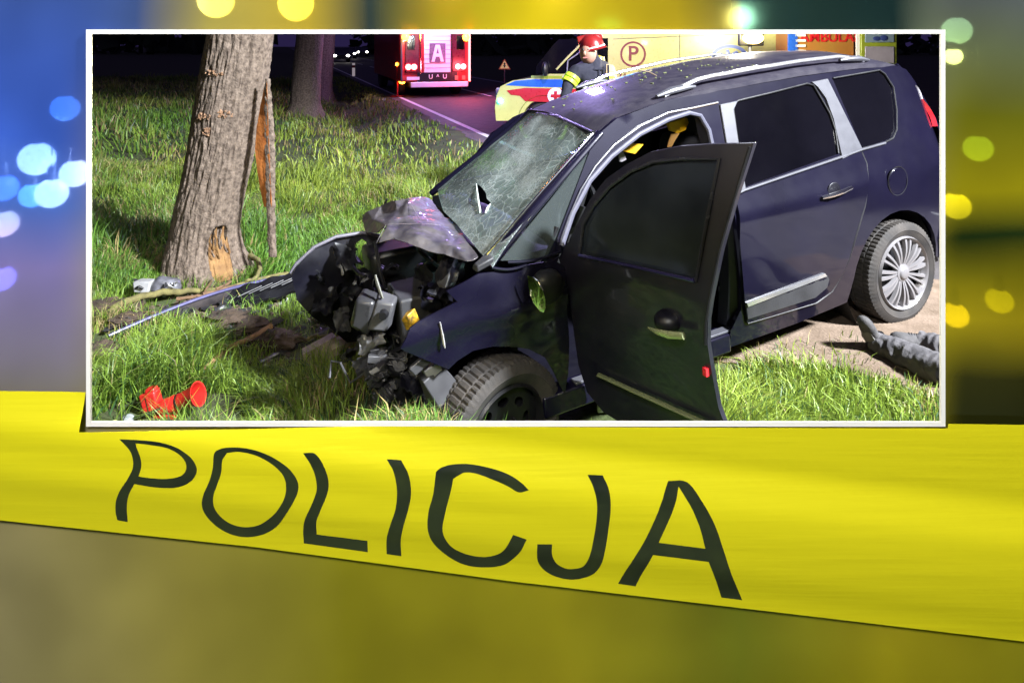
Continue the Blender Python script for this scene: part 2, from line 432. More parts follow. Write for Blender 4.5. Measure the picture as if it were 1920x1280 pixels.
def tree(name, line, label, nq, nz, seed, amp, group, top=6.2, hollow=None):
    """line: list of (point, radius) up the trunk"""
    base = line[0][0]
    root = empty(name, Matrix.Translation(base), label, 'tree', group)
    zs = [p.z for p, r in line]
    def cen(z):
        x = np.interp(z, zs, [p.x for p, r in line]); y = np.interp(z, zs, [p.y for p, r in line]); r = np.interp(z, zs, [r for p, r in line])
        return Vector((x, y, z)), float(r)
    m = MB(); z0 = base.z-.25; vsn = []
    for j in range(nz+1):
        z = z0+(top-z0)*(j/nz)**1.55
        c, r = cen(z); fl = max(0, 1-(z-base.z)/.35)**2
        if z > zs[-1]: r *= max(.45, 1-(z-zs[-1])*.09)
        for k in range(nq):
            q = 2*math.pi*k/nq
            rr = r*(1+.30*fl*(.6+.7*noise.noise(Vector((math.cos(q)*1.6, math.sin(q)*1.6, seed)))))
            rr += amp*ridge(q, z, seed, r)
            if hollow: rr -= hollow(q, z)
            m.v.append(c-base+Vector((math.cos(q)*rr, math.sin(q)*rr, 0)))
    m.f = [(j*nq+k, j*nq+(k+1) % nq, (j+1)*nq+(k+1) % nq, (j+1)*nq+k) for j in range(nz) for k in range(nq)]
    m.build('trunk', bark_mat, root, smooth=60, recalc=False)
    rs = random.Random(seed); lm = MB(); cm = MB(); c, r = cen(top); c = c-base
    for k in range(7):
        q = k*.9+rs.random(); l = rs.uniform(1.6, 2.8); e = c+Vector((math.cos(q)*l, math.sin(q)*l, rs.uniform(.8, 2.2)))
        st = c-Vector((0, 0, rs.uniform(.1, 1.2))); mid = (st+e)/2+Vector((0, 0, .35))
        lm.tube([st, mid, e], [r*.4, r*.22, .03], 7)
        for i in range(150):
            t = rs.uniform(.3, 1.1); p_ = st.lerp(e, t)+Vector([rs.gauss(0, .42) for _ in range(3)])
            a = Vector([rs.gauss(0, 1) for _ in range(3)]).normalized()*rs.uniform(.04, .08); b = a.cross(Vector([rs.gauss(0, 1) for _ in range(3)])).normalized()*.035
            cm.add([p_-a, p_+b, p_+a, p_-b], [(0, 1, 2, 3)])
    lm.build('limb', bark_mat, root); tag(cm.build('crown', leaf_mat, root, smooth=0, recalc=False), kind='stuff')
    return root
def line_px(rows, D):
    return [(at((l+r)/2, y, D), (r-l)/2/FPX*D) for y, l, r in rows]
L1 = line_px([(508, 318, 456), (470, 318, 448), (430, 325, 444), (380, 335, 452), (330, 348, 463), (280, 358, 474), (200, 370, 489), (130, 383, 502), (65, 395, 508)], 5.2)
def gouge(q, z):
    # where the car tore the bark away: low on the side towards the camera and right
    dq = (q-R(318)+math.pi) % (2*math.pi)-math.pi
    hit = max(0, 1-(dq/.33)**2)*max(0, 1-((z-L1[0][0].z-.20)/.24)**2)
    return .05*(1 if hit > .25 else 0)
t1 = tree('roadside_tree', L1, 'thick rough barked tree struck by the car, split and scarred orange', 300, 420, 3, .024, 'trees along the verge', hollow=gouge)
# torn-off bark: pale wood in the wound and a long splinter standing off the trunk
wm = MB(); c0 = L1[0][0]
def wound(u, v):
    q = R(318)+(u-.5)*.64; z = c0.z+.0+v*.43*(1-.35*abs(math.sin(u*9)))
    r = np.interp(z, [p.z for p, _ in L1], [r for _, r in L1]); x = np.interp(z, [p.z for p, _ in L1], [p.x for p, _ in L1])
    fl = max(0, 1-(z-c0.z)/.35)**2
    rr = r*(1+.30*fl*.6)-.012+.012*noise.noise(Vector((u*14, v*3, 1)))
    return Vector((x+math.cos(q)*rr, c0.y+math.sin(q)*rr, z))-c0
wm.grid(wound, 26, 22)
wm.build('torn_wood', wood, t1, smooth=40)
for k in range(22):
    u_ = random.uniform(.02, .98); a_ = Vector(wound(u_, random.uniform(.55, 1.0))); l_ = random.uniform(.03, .10); o_u = Vector((random.gauss(0, .012), -.012-abs(random.gauss(0, .012)), l_))
    MB().tube([a_, a_+o_u*.5+Vector((0, -.004, 0)), a_+o_u], [.009, .006, .001], 5).build('splinter', wood if k % 3 else bark_mat, t1)
sp = MB()
def splint(u, v):      # u across, v down
    y = 148+v*334; x = 500+11*v+2*math.sin(v*6)*v; w = (3.5+6*math.sin(min(1, v*1.5)*math.pi*.7))*(1-.25*v)
    jag = 2.2*noise.noise(Vector((v*26, round(u), 0)))+1.2*noise.noise(Vector((v*70, round(u)*3, 5)))
    p_ = at(x+(u-.5)*2*w+jag*abs(u-.5)*2, y, 5.0-.012*math.sin(u*3.14)+.006*noise.noise(Vector((u*4, v*30, 3)))); return p_-c0
sp.grid(splint, 10, 120, thick=(.004, .018, 0))
so = sp.build('bark_splinter', bark_mat, t1, smooth=50)
sp = MB()
def splint2(u, v):
    y = 156+v*232; lf = float(np.interp(y, [156, 200, 240, 280, 320, 360, 388], [497, 488, 481, 478, 482, 489, 495])); rt2 = 500+9*v
    p_ = at(rt2+(lf-rt2)*u+1.0*noise.noise(Vector((v*30, u*3, 0))), y, 4.985+.05*u+.008*noise.noise(Vector((u*5, v*9, 2)))); return p_-c0
sp.grid(splint2, 6, 50, thick=(0, .03, 0)); sp.build('split_wood', wood_or, t1, smooth=50)
for (x, y, w, h) in ((428, 135, 34, 7), (412, 212, 30, 12), (448, 208, 22, 12), (415, 240, 12, 14)):
    sc_ = MB()
    for k in range(26):
        px = x+random.uniform(-.5, .5)*w; py = y+random.uniform(-.5, .5)*h+ (px-x)*.1
        a = at(px, py, 5.2); r = np.interp(a.z, [p.z for p, _ in L1], [r for _, r in L1]); cxx = np.interp(a.z, [p.z for p, _ in L1], [p.x for p, _ in L1])
        dx = (a.x-cxx); dy = math.sqrt(max(0.0001, (r*1.03)**2-dx*dx))
        sc_.box(Vector((a.x, 5.2-dy+.002, a.z))-c0, (random.uniform(.003, .012), .012, random.uniform(.004, .014)), jit=.003)
    tag(sc_.build('bark_scrape', mat('scraped bark', (.20, .11, .06), .9, col2=(.36, .21, .12), scale=40), t1, smooth=0), kind='stuff')
L2 = line_px([(216, 538, 601), (190, 545, 600), (140, 549, 601), (65, 557, 606)], 16.7)
tree('roadside_tree', L2, 'smooth grey tree trunk, second in the row, behind the struck tree', 120, 150, 11, .022, 'trees along the verge', top=9)
L3 = line_px([(180, 586, 622), (130, 590, 624), (65, 594, 628)], 22.3)
tree('roadside_tree', L3, 'violet lit tree trunk half hidden behind the grey one', 90, 110, 23, .022, 'trees along the verge', top=10)

# ------------------------------------------------------------------ the wrecked car (local axes: a forward, b to its left, c up)
car = empty('wrecked_car', CARM, 'crashed dark navy family car with torn open front and shattered windscreen', 'car')
CO = CARI @ Vector((0, 0, H)); C3 = CARI.to_3x3()
def cdir(x, y): return C3 @ Vector(((x-CX)/FPX, 1, -(y-CY)/FPX))
def w_side(a, c):
    b = .845-.06*((c-.35)/.5)**2 if c < .6 else .83-(c-.6)*.31
    if a < -.2: b -= .35*(-.2-a)**2
    if a < -.5: b -= 2.2*(-.5-a)**2
    return b
def on_side(x, y):
    v = cdir(x, y); b = .84
    for _ in range(14):
        P = CO+(b-CO.y)/v.y*v; b = w_side(P.x, min(max(P.z, -.2), 1.3))
    return (P.x, P.z)
def on_plane(x, y, p0, nrm):
    v = cdir(x, y); return CO+((Vector(p0)-CO).dot(nrm)/v.dot(nrm))*v
def on_c(x, y, c): return on_plane(x, y, (0, 0, c), Vector((0, 0, 1)))
def on_b(x, y, b): return on_plane(x, y, (0, b, 0), Vector((0, 1, 0)))
def sidemap(off): return lambda a, c: (a, w_side(a, c)+off, c)
def S(pts): return [on_side(*p) for p in pts]
LEFT = Vector((0, 1, 0))

def arc(c, r, q0, q1, n=14): return [(c[0]+r*math.cos(R(q0+(q1-q0)*k/n)), c[1]+r*math.sin(R(q0+(q1-q0)*k/n))) for k in range(n+1)]
rwin = [(1373, 205), (1375, 195), (1382, 189), (1450, 173), (1510, 157), (1522, 158), (1534, 177), (1553, 210), (1563, 241), (1569, 277), (1572, 289), (1394, 352)]
qwin = [(1561, 148), (1648, 133), (1657, 140), (1672, 164), (1678, 206), (1678, 243), (1671, 259), (1655, 266), (1616, 277)]
opening = [(1337, 300), (1336, 276), (1329, 244), (1313, 217), (1292, 212), (1252, 225), (1199, 252), (1146, 294), (1106, 339), (1074, 400), (1053, 461), (1046, 490)]
a2 = [(1024, 492), (1040, 460), (1068, 385), (1100, 300), (1112, 268)]
side_out = [(1.97, 1.085), (1.8, 1.165), (1.5, 1.215), (1.1, 1.245), (.5, 1.26), (0, 1.255), (-.32, 1.235), (-.47, 1.18), (-.57, 1.05), (-.63, .85), (-.68, .55), (-.70, .30), (-.68, .02), (-.45, -.02)]
side_out += arc((0.0, .0), .385, 178, 8) + [(.42, -.08), (.8, -.10), (1.30, -.10), (1.30, .0), (1.235, .1), (1.235, .7)]
side_out += S(opening) + S(a2)
body_holes = [S(rwin), S(qwin)]
panel(side_out, sidemap(0), body_holes, res=.05, thick=.025, tdir=-LEFT).build('body_side', navy, car, smooth=40)
# mirrored far side (simpler: the same shell without the door cut-outs)
far_out = [(a, c) for a, c in side_out[:14]]+arc((0, 0), .385, 178, 8)+[(.42, -.08), (2.25, -.10), (2.3, .3), (2.28, .60)]
def fmir(a, c): return (a, -w_side(a, c), c-.115*max(0, (a+.5)/2.2)**2*min(1, max(0, (c-.5)/.6)))
panel(far_out, fmir, [S(rwin), S(qwin), [(1.25, .72), (2.2, .68), (1.95, 1.0), (1.7, 1.12), (1.28, 1.17)]], res=.09, thick=.025, tdir=LEFT).build('body_side', navy, car, smooth=40)
panel(S(rwin), lambda a, c: (a, -w_side(a, c)+.004, c), res=.1, thick=.004, tdir=LEFT).build('side_window', tint, car)
panel(S(qwin), lambda a, c: (a, -w_side(a, c)+.004, c), res=.1, thick=.004, tdir=LEFT).build('side_window', tint, car)

# rear door skin, proud of the shell, and its trim
rdoor = S([(1376, 369), (1394, 360), (1576, 298), (1612, 284), (1621, 305), (1624, 340), (1618, 385), (1606, 425), (1597, 455), (1588, 484), (1574, 515), (1556, 545), (1527, 566), (1440, 592), (1398, 604), (1392, 560), (1384, 450)])
rd = panel(rdoor, lambda a, c: (a, w_side(a, c)+.010+.010*math.exp(-((c-.58)/.10)**2)+.008*math.exp(-((c-.13)/.09)**2), c), res=.022, thick=.012, tdir=-LEFT).build('door', navy, car, smooth=40, bevel=.003)
rd['label'] = 'closed navy rear door with a chrome moulding'
rail_px_pts = [(1612, 284), (1621, 305), (1624, 340), (1618, 385), (1606, 425), (1597, 455), (1588, 484), (1574, 515), (1556, 545), (1527, 566), (1440, 592), (1398, 604)]
MB().tube([(lambda q: (q[0], w_side(*q)+.006, q[1]))(on_side(x_+2, y_+1)) for x_, y_ in rail_px_pts], .006, 6).build('door_gap', black, rd)
mold = S([(1395, 566), (1536, 512), (1546, 514), (1550, 522), (1546, 537), (1524, 556), (1398, 596)])
panel(mold, sidemap(.018), res=.05, thick=.012, tdir=-LEFT).build('door_moulding', grey_pl, rd, bevel=.004)
panel(S([(1394, 565), (1540, 510), (1543, 515), (1396, 572)]), sidemap(.027), res=.05, thick=.012, tdir=-LEFT).build('chrome_strip', mat('bright chrome strip', (.9, .9, .9), .25, .9, var=.02), rd)
def ell(cx, cy, rx, ry, n=22, rot=0): return [(cx+rx*math.cos(2*math.pi*k/n)*math.cos(rot)-ry*math.sin(2*math.pi*k/n)*math.sin(rot), cy+rx*math.cos(2*math.pi*k/n)*math.sin(rot)+ry*math.sin(2*math.pi*k/n)*math.cos(rot)) for k in range(n)]
hc = S([(1559, 357)])[0]
hb = MB()
hb.ball((hc[0], w_side(*hc)+.0185, hc[1]), .05, 20, 12, sc=(1.0, .10, 1.0)); hb.build('handle_recess', navy_in, rd)
hp = [on_side(*q) for q in ((1533, 369), (1548, 363), (1566, 357), (1588, 350))]
hm = MB(); hm.tube([(q[0], w_side(*q)+.03+.018*math.sin(math.pi*i/3), q[1]) for i, q in enumerate(hp)], [.009, .013, .013, .010], 10); hm.build('door_handle', chrome, rd)
fc = S([(1682, 339)])[0]
ff = MB(); MF = Matrix.Translation((fc[0], w_side(*fc)+.004, fc[1])) @ Matrix.Rotation(R(-90), 4, 'X')
ff.lathe([(.0, .003), (.075, .002), (.083, -.004)], 40, MF); ff.build('fuel_flap', navy, car)
ffr = MB(); ffr.lathe([(.083, .0025), (.087, .0035), (.088, .0)], 40, MF); ffr.build('fuel_flap_seam', black, car)
# glass, pillars, seals
panel(S(rwin), sidemap(-.004), res=.08, thick=.004, tdir=-LEFT).build('side_window', tint, car)
panel(S(qwin), sidemap(-.004), res=.08, thick=.004, tdir=-LEFT).build('side_window', tint, car)
def rail_px(pts, r, off, n=8): return MB().tube([(lambda q: (q[0], w_side(*q)+off, q[1]))(on_side(*p)) for p in pts], r, n)
rail_px([(1394, 353), (1374, 206), (1376, 195), (1383, 189), (1450, 173), (1512, 157), (1524, 160), (1536, 180), (1555, 213), (1565, 243), (1571, 287)], .006, .004).build('window_seal', black, car)
rail_px([(1376, 365), (1394, 356), (1576, 294), (1615, 280), (1658, 268)], .008, .006).build('belt_strip', silver, car)
rail_px([(1616, 278), (1656, 268), (1673, 259), (1680, 243), (1680, 206), (1674, 164), (1658, 139), (1648, 132), (1561, 147)], .006, .004).build('window_seal', black, car)
panel(S([(1348, 196), (1381, 189), (1373, 206), (1396, 354), (1376, 366), (1362, 280)]), sidemap(.012), res=.05, thick=.012, tdir=-LEFT).build('pillar_trim', silver, car, bevel=.003)
panel(S([(1520, 154), (1549, 148), (1614, 279), (1577, 297), (1572, 275), (1560, 222), (1546, 184), (1531, 163)]), sidemap(.012), res=.05, thick=.012, tdir=-LEFT).build('pillar_trim', silver, car, bevel=.003)
rail_px([(1338, 300), (1336, 276), (1329, 244), (1313, 217), (1292, 212), (1252, 225), (1199, 252), (1146, 294), (1106, 339), (1074, 400), (1053, 461)], .013, .0).build('door_seal', mat('grey door seal', (.07, .07, .10), .5), car)
rail_px([(1345, 192), (1300, 202), (1252, 211), (1199, 236), (1150, 272), (1115, 312), (1088, 355), (1066, 405), (1048, 455)], .006, .004).build('drip_rail', chrome, car)
# roof
def ctop(a): return float(np.interp(a, [-.55, -.47, -.32, 0, .5, 1.1, 1.5, 1.8, 1.97], [1.08, 1.18, 1.235, 1.255, 1.26, 1.245, 1.215, 1.165, 1.085]))
def roof(u, v):
    s = 1-2*v                       # +1 near side, -1 far side
    af = 1.82+.13*s; a = -.50+(af+.50)*u
    bw = w_side(a, 1.22)+.0; b = s*bw
    c = ctop(a)+.085*(1-abs(s)**2.6)*min(1, (u+.04)*6)*(1-.8*max(0, (u-.6)/.4)**1.5) - .115*(1-s)/2*u**2 + .004*noise.noise(Vector((a*4, b*4, 0)))
    return (a, b, c)
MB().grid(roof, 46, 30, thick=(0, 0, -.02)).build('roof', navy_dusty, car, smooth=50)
MB().tube([(lambda q: (q[0]+.004, q[1], q[2]+.006))(roof(1, v)) for v in np.linspace(.02, .98, 16)], .009, 8).build('roof_seam', black, car)
def rrail(s):
    pts = []
    for k in range(15):
        t = k/14; u = .80-.64*t
        P = Vector(roof(u, .5-.5*s*.93)); lift = .05*min(1, min(t, 1-t)*7+.15)
        pts.append(P+Vector((0, 0, lift)))
    m = MB().tube(pts, [.012]+[.016]*13+[.012], 10, flat=.75); o = m.build('roof_rail', mat('polished rail', (.8, .8, .82), .22, .85, var=.03), car)
    for k in (1, 13):
        f = MB(); t0 = pts[k]; P = Vector(roof(.80-.64*k/14, .5-.5*s*.93)); dr = 1 if k == 1 else -1
        f.tube([P+Vector((dr*.16, 0, .003)), P+Vector((dr*.06, 0, .022)), t0+Vector((-dr*.03, 0, -.004)), t0+Vector((-dr*.10, 0, -.006))], [.012, .03, .026, .012], 10, flat=.7)
        f.build('rail_foot', silver, o)
rrail(1); rrail(-1)
dm_ = MB()
for k in range(60):
    u, v = random.uniform(.45, .97), random.uniform(.15, .8); P = Vector(roof(u, v)); r_ = random.uniform(.003, .009)
    dm_.box(P+Vector((0, 0, .003)), (r_*2.5, r_, .004), rot=Matrix.Rotation(random.uniform(0, 3), 3, 'Z'))
tag(dm_.build('roof_litter', mat('bark crumbs', (.12, .14, .05), .9, var=.6), car, smooth=0), kind='stuff')
tw = MB(); P = Vector(roof(.72, .42))
tw.tube([P+Vector((-.02, .05, .006)), P+Vector((.0, 0, .03)), P+Vector((.07, -.02, .05))], [.004, .005, .003], 6); tw.tube([P+Vector((0, 0, .03)), P+Vector((-.06, -.05, .035))], [.004, .002], 6)
tw.build('twig', mat('twig bark', (.16, .12, .08), .9), car)
# tail
def tail(u, v):
    s = 1-2*v; c = -.05+1.27*u
    a0 = float(np.interp(c, [-.05, .02, .30, .55, .85, 1.05, 1.18, 1.22], [-.62, -.68, -.70, -.68, -.63, -.57, -.49, -.44]))
    b = w_side(max(a0, -.5), c)-.0; b -= .02
    return (a0-.13*(1-abs(s)**2.5)-.004, s*b*.985, c)
MB().grid(tail, 24, 20, thick=(.02, 0, 0)).build('tailgate', navy, car, smooth=50)
lens_red = mat('red lens', (.55, .02, .03), .12, coat=1, var=.1); lens_clr = mat('clear lens', (.55, .52, .55), .08, coat=1, trans=.3, var=.1)
for nm, ls, c0_, c1_, mm in (('tail_light', 1, .80, .98, lens_red), ('reverse_light', 1, .98, 1.12, lens_clr), ('tail_light', -1, .75, .98, lens_red)):
    MB().grid(lambda u, v: (lambda c: (float(np.interp(c, [.7, .85, 1.05, 1.18], [-.66, -.64, -.58, -.5]))-.018*math.sin(math.pi*u)-.01+.06*v, ls*(w_side(-.5, c)-.01-.055*(1-v)), c))(c0_+(c1_-c0_)*u), 10, 5, thick=(.02, -.02*ls, 0)).build(nm, mm, car)
bp_ = MB()
def bump_(u, v):
    s = 1-2*v; c = -.06+.44*u
    return (-.735-.03*math.sin(math.pi*u)-.10*(1-abs(s)**3), s*(.79-.04*abs(s)**4), c)
bp_.grid(bump_, 8, 24, thick=(.03, 0, 0)); bp_.build('bumper', navy, car, smooth=50)
panel([(-.45, -.05), (-.71, -.05), (-.73, .2), (-.71, .38), (-.46, .33), (-.40, .12)], sidemap(.008), res=.05, thick=.012, tdir=-LEFT).build('bumper_corner', navy, car)
# floor, sill, inner arch, pillar post
bx = MB(); bx.box((.95, 0, -.06), (3.0, 1.42, .05)); bx.box((-.35, 0, .22), (.6, 1.2, .04)); bx.build('floor_pan', navy_in, car)
si = MB(); si.box((1.85, .76, -.07), (1.1, .10, .10)); si.build('sill', navy, car, bevel=.01)
si = MB(); si.box((1.75, .775, -.012), (.95, .05, .012)); si.build('sill_plate', silver, car, bevel=.003)
po = MB(); po.grid(lambda u, v: (1.235+.02*u-.06*v, w_side(1.25, .0+1.12*v)-.03-.05*u, .0+1.12*v), 4, 14, thick=(.05, -.02, 0)); po.build('door_pillar', navy_in, car)
for c_, h_ in ((.12, .13), (.32, .05)): MB().box((1.262, .725, c_), (.004, .05, h_)).build('pillar_sticker', mat('sticker paper', (.7, .7, .68), .5), car)
ar = MB(); ar.lathe([(.40, -.02), (.385, -.14), (.33, -.30)], 40, Matrix.Translation((0, .80, 0)) @ Matrix.Rotation(R(-90), 4, 'X')); ar.build('wheel_liner', black, car)
# wheels
def tyre(parent, M, r=.306, wd_=.195, ri=.212, seg=216):
    h = wd_/2
    prof = [(ri-.005, -h*.72), (ri+.02, -h*.9), (ri+.05, -h), (r-.035, -h*.98), (r-.008, -h*.84), (r-.001, -h*.8), (r, -h*.45), (r-.009, -h*.42), (r-.009, -h*.36), (r+.001, -h*.33), (r+.001, h*.33), (r-.009, h*.36), (r-.009, h*.42), (r, h*.45), (r-.001, h*.8), (r-.008, h*.84), (r-.035, h*.98), (ri+.05, h), (ri+.02, h*.9), (ri-.005, h*.72)]
    def fr(k, j):
        if j in (4, 5, 6): return -.007 if k % 3 == 0 else 0
        if j in (9, 10): return -.007 if k % 4 == 0 else 0
        if j in (13, 14, 15): return -.007 if (k+1) % 3 == 0 else 0
        return 0
    m = MB(); m.lathe(prof, seg, M, fr); o = m.build('tyre', rubber, parent, smooth=30)
    b = MB(); b.lathe([(r-.048, h*.985), (r-.044, h*1.015), (r-.040, h*.985)], 64, M); b.build('tyre_bead', rubber, o)
    return o
def wheel_m(a, b, c, steer=0, camber=0): return Matrix.Translation((a, b, c)) @ Matrix.Rotation(R(steer), 4, 'Z') @ Matrix.Rotation(R(camber), 4, 'X') @ Matrix.Rotation(R(-90), 4, 'X')
rh = on_b(1683, 508, .80)
def cover_wheel(M, name='wheel'):
    w = empty(name); w.parent = car
    tyre(w, M)
    m = MB(); m.lathe([(.213, .05), (.221, .082), (.214, .097), (.204, .088), (.197, .06), (.187, .05)], 72, M); m.build('rim', alu, w)
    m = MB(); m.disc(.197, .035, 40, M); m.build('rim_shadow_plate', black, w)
    m = MB(); m.lathe([(.0, .098), (.026, .098), (.034, .094), (.040, .086), (.052, .083), (.056, .07), (.056, .05)], 40, M); m.build('hub_cap', alu, w)
    me = None
    for k in range(22):
        q = 2*math.pi*k/22 + (.035 if k % 2 else -.035)
        if me is None:
            s = MB(); n_ = 7
            for i in range(n_):
                t = i/(n_-1); r_ = .05+.157*t; hw = .0078+.0045*t**2; z = .080+.014*math.sin(math.pi*t*.9)
                s.v += [Vector((r_, -hw, z-.02)), Vector((r_, -hw*.7, z)), Vector((r_, hw*.7, z)), Vector((r_, hw, z-.02))]
            s.f = [(i*4+j, i*4+j+1, i*4+j+5, i*4+j+4) for i in range(n_-1) for j in range(3)]
            o = s.build('spoke', alu, w, smooth=30); me = o.data
        else:
            o = bpy.data.objects.new('spoke', me); COL.objects.link(o); o.parent = w
        o.matrix_local = M @ Matrix.Rotation(q, 4, 'Z')
    return w
cover_wheel(wheel_m(rh.x, .755, rh.z))
cover_wheel(wheel_m(rh.x, -.755, rh.z) @ Matrix.Rotation(R(180), 4, 'X'))
fh = on_b(942, 806, .82)
FM = wheel_m(fh.x, .77, fh.z, steer=14, camber=-4)
fw = empty('wheel'); fw.parent = car; fw['label'] = 'front wheel on a bare black steel rim'
tyre(fw, FM)
rimp = ell(0, 0, .198, .198, 48); hol = [ell(.125*math.cos(q), .125*math.sin(q), .030, .020, 14, q+math.pi/2) for q in np.linspace(0, 2*math.pi, 9)[:-1]]
panel(rimp, lambda x, y: FM @ Vector((x, y, .055-.02*max(0, (math.hypot(x, y)-.06)/.14))), hol, res=.025, thick=.01, tdir=(0, -1, 0)).build('rim', steel, fw)
m = MB(); m.lathe([(.194, .03), (.206, .072), (.198, .085), (.19, .07)], 60, FM); m.build('rim_flange', steel, fw)
m = MB(); m.lathe([(0, .085), (.02, .085), (.031, .08), (.033, .055)], 30, FM); m.build('hub_cap', steel, fw)
for k in range(5):
    q = 2*math.pi*k/5; m = MB(); m.lathe([(0, .078), (.009, .077), (.011, .055)], 6, FM @ Matrix.Translation((.054*math.cos(q), .054*math.sin(q), 0))); m.build('wheel_bolt', chrome if k == 1 else steel, fw)
m = MB(); m.disc(.19, .01, 40, FM); m.build('brake_plate', black, fw)
f2 = empty('wheel'); f2.parent = car; tyre(f2, wheel_m(2.5, -.75, -.02, steer=10), seg=96)
# cabin
cb = MB()
for s in (-.36, .36):
    sm_ = MB(); sm_.box((1.45, s, .22), (.52, .50, .18)); sm_.build('seat_cushion', fabric, car, bevel=.05)
    sm_ = MB(); sm_.box((1.16, s, .60), (.17, .50, .70), rot=Matrix.Rotation(R(-14), 3, 'Y')); sm_.build('seat_back', fabric, car, bevel=.06)
    sm_ = MB(); sm_.box((1.06, s, 1.02), (.10, .27, .19)); sm_.build('head_rest', fabric, car, bevel=.045)
sm_ = MB(); sm_.box((.35, 0, .24), (.5, 1.2, .18)); sm_.box((.07, 0, .62), (.16, 1.2, .66)); sm_.build('rear_bench', fabric, car, bevel=.05)
db = MB(); db.grid(lambda u, v: (2.42-.42*u+.05*math.sin(v*9), -.66+1.34*v, .60-.02*u-.34*max(0, u-.55)**.8+.05*math.sin(v*7)*u), 10, 24, thick=(0, 0, -.10)); db.build('dashboard', black, car, smooth=50)
sw = MB(); MS = Matrix.Translation((1.92, .36, .62)) @ Matrix.Rotation(R(65), 4, 'Y')
for k in range(28):
    q0, q1 = 2*math.pi*k/28, 2*math.pi*(k+1)/28
    sw.tube([(.18*math.cos(q0), .18*math.sin(q0), 0), (.18*math.cos(q1), .18*math.sin(q1), 0)], .014, 7, MS, cap=False)
sw.box((0, 0, 0), (.30, .05, .03), MS); sw.box((0, 0, .0), (.12, .12, .05), MS); sw.build('steering_wheel', black, car)
ab = MB()
ab.ball((2.12, .02, .74), .14, 18, 12, sc=(.8, 1.5, .75), fn=lambda d: 1+.28*noise.noise(d*2.3)); ab.build('airbag', mat('airbag cloth', (.45, .46, .42), .9, var=.2, bump=.6, bscale=25), car)
def cab_piece(pts, b, name, mm, th=.02):
    p2 = [(lambda P: (P.x, P.z))(on_b(*p_, b)) for p_ in pts]
    return panel(p2, lambda a, c: (a, b+.015*math.sin(a*40), c), res=.04, thick=th, tdir=-LEFT).build(name, mm, car, smooth=50)
cab_piece([(1164, 283), (1180, 268), (1206, 271), (1189, 288)], .54, 'yellow_pad', yellow_pl)
cab_piece([(1256, 232), (1272, 224), (1291, 221), (1294, 230), (1284, 243), (1270, 250), (1260, 246)], .52, 'yellow_pad', yellow_pl)
cab_piece([(1262, 252), (1272, 250), (1262, 276), (1256, 277)], .52, 'strap', mat('tan strap', (.55, .30, .10), .8), .01)
cab_piece([(1160, 281), (1166, 284), (1172, 298), (1164, 303), (1161, 303)], .40, 'strap', mat('pale strap', (.6, .55, .6), .7), .01)
# windscreen and pillars
wn = [Vector((1.95, .64, 1.11)), Vector((1.70, -.60, 1.085)), Vector((2.62, .74, .69)), Vector((2.39, -.66, .64))]
nrm = ((wn[3]-wn[0]).cross(wn[2]-wn[1])).normalized(); nrm = nrm if nrm.z > 0 else -nrm
pc = sum(wn, Vector())/4; ux = (wn[0]-wn[1]).normalized(); ux = (ux-nrm*ux.dot(nrm)).normalized(); uy = nrm.cross(ux)
def on_ws(x, y): P = on_plane(x, y, pc, nrm); return ((P-pc).dot(ux), (P-pc).dot(uy))
def wsmap(s, t):
    r2 = (s/.68)**2; dent = .035*math.exp(-((s-.25)**2+(t-.0)**2)/.05)
    return pc+ux*s+uy*t+nrm*(.05*(1-r2)-dent+.006*noise.noise(Vector((s*9, t*9, 2)))-.02)
wspx = [(995, 207), (1050, 226), (1112, 248), (1040, 334), (955, 424), (908, 482), (896, 468), (872, 440), (860, 425), (838, 404), (818, 352), (860, 317), (905, 280), (950, 243)]
hole = [(900, 351), (906, 355), (913, 364), (915, 375), (921, 381), (920, 391), (912, 400), (905, 402), (902, 385), (898, 365)]
gm_ = bpy.data.materials.new('shattered glass'); gm_.use_nodes = True
N = gm_.node_tree.nodes; L = gm_.node_tree.links; p = N['Principled BSDF']
tc = N.new('ShaderNodeTexCoord'); mp = N.new('ShaderNodeMapping'); mp.inputs['Scale'].default_value = (1, 1, 1); L.new(tc.outputs['Object'], mp.inputs[0])
wz = N.new('ShaderNodeTexNoise'); wz.inputs['Scale'].default_value = 5; mixv = N.new('ShaderNodeMix'); mixv.data_type = 'VECTOR'; mixv.inputs[0].default_value = .12
L.new(mp.outputs[0], wz.inputs['Vector']); L.new(mp.outputs[0], mixv.inputs[4]); L.new(wz.outputs[1], mixv.inputs[5])
cracks = []
for scl, wdt in ((19, .045), (64, .12)):
    vo = N.new('ShaderNodeTexVoronoi'); vo.feature = 'DISTANCE_TO_EDGE'; vo.inputs['Scale'].default_value = scl; L.new(mixv.outputs[1], vo.inputs['Vector'])
    r_ = N.new('ShaderNodeMapRange'); r_.inputs[1].default_value = 0; r_.inputs[2].default_value = wdt; r_.inputs[3].default_value = 1; r_.inputs[4].default_value = 0
    L.new(vo.outputs['Distance'], r_.inputs[0]); cracks.append(r_)
big = N.new('ShaderNodeTexNoise'); big.inputs['Scale'].default_value = 3.2; big.inputs['Detail'].default_value = 4; L.new(mp.outputs[0], big.inputs['Vector'])
br = N.new('ShaderNodeMapRange'); br.inputs[1].default_value = .42; br.inputs[2].default_value = .66; L.new(big.outputs[0], br.inputs[0])
mu = N.new('ShaderNodeMath'); mu.operation = 'MULTIPLY'; L.new(cracks[1].outputs[0], mu.inputs[0]); L.new(br.outputs[0], mu.inputs[1])
mxx = N.new('ShaderNodeMath'); mxx.operation = 'MAXIMUM'; L.new(mu.outputs[0], mxx.inputs[0]); L.new(cracks[0].outputs[0], mxx.inputs[1])
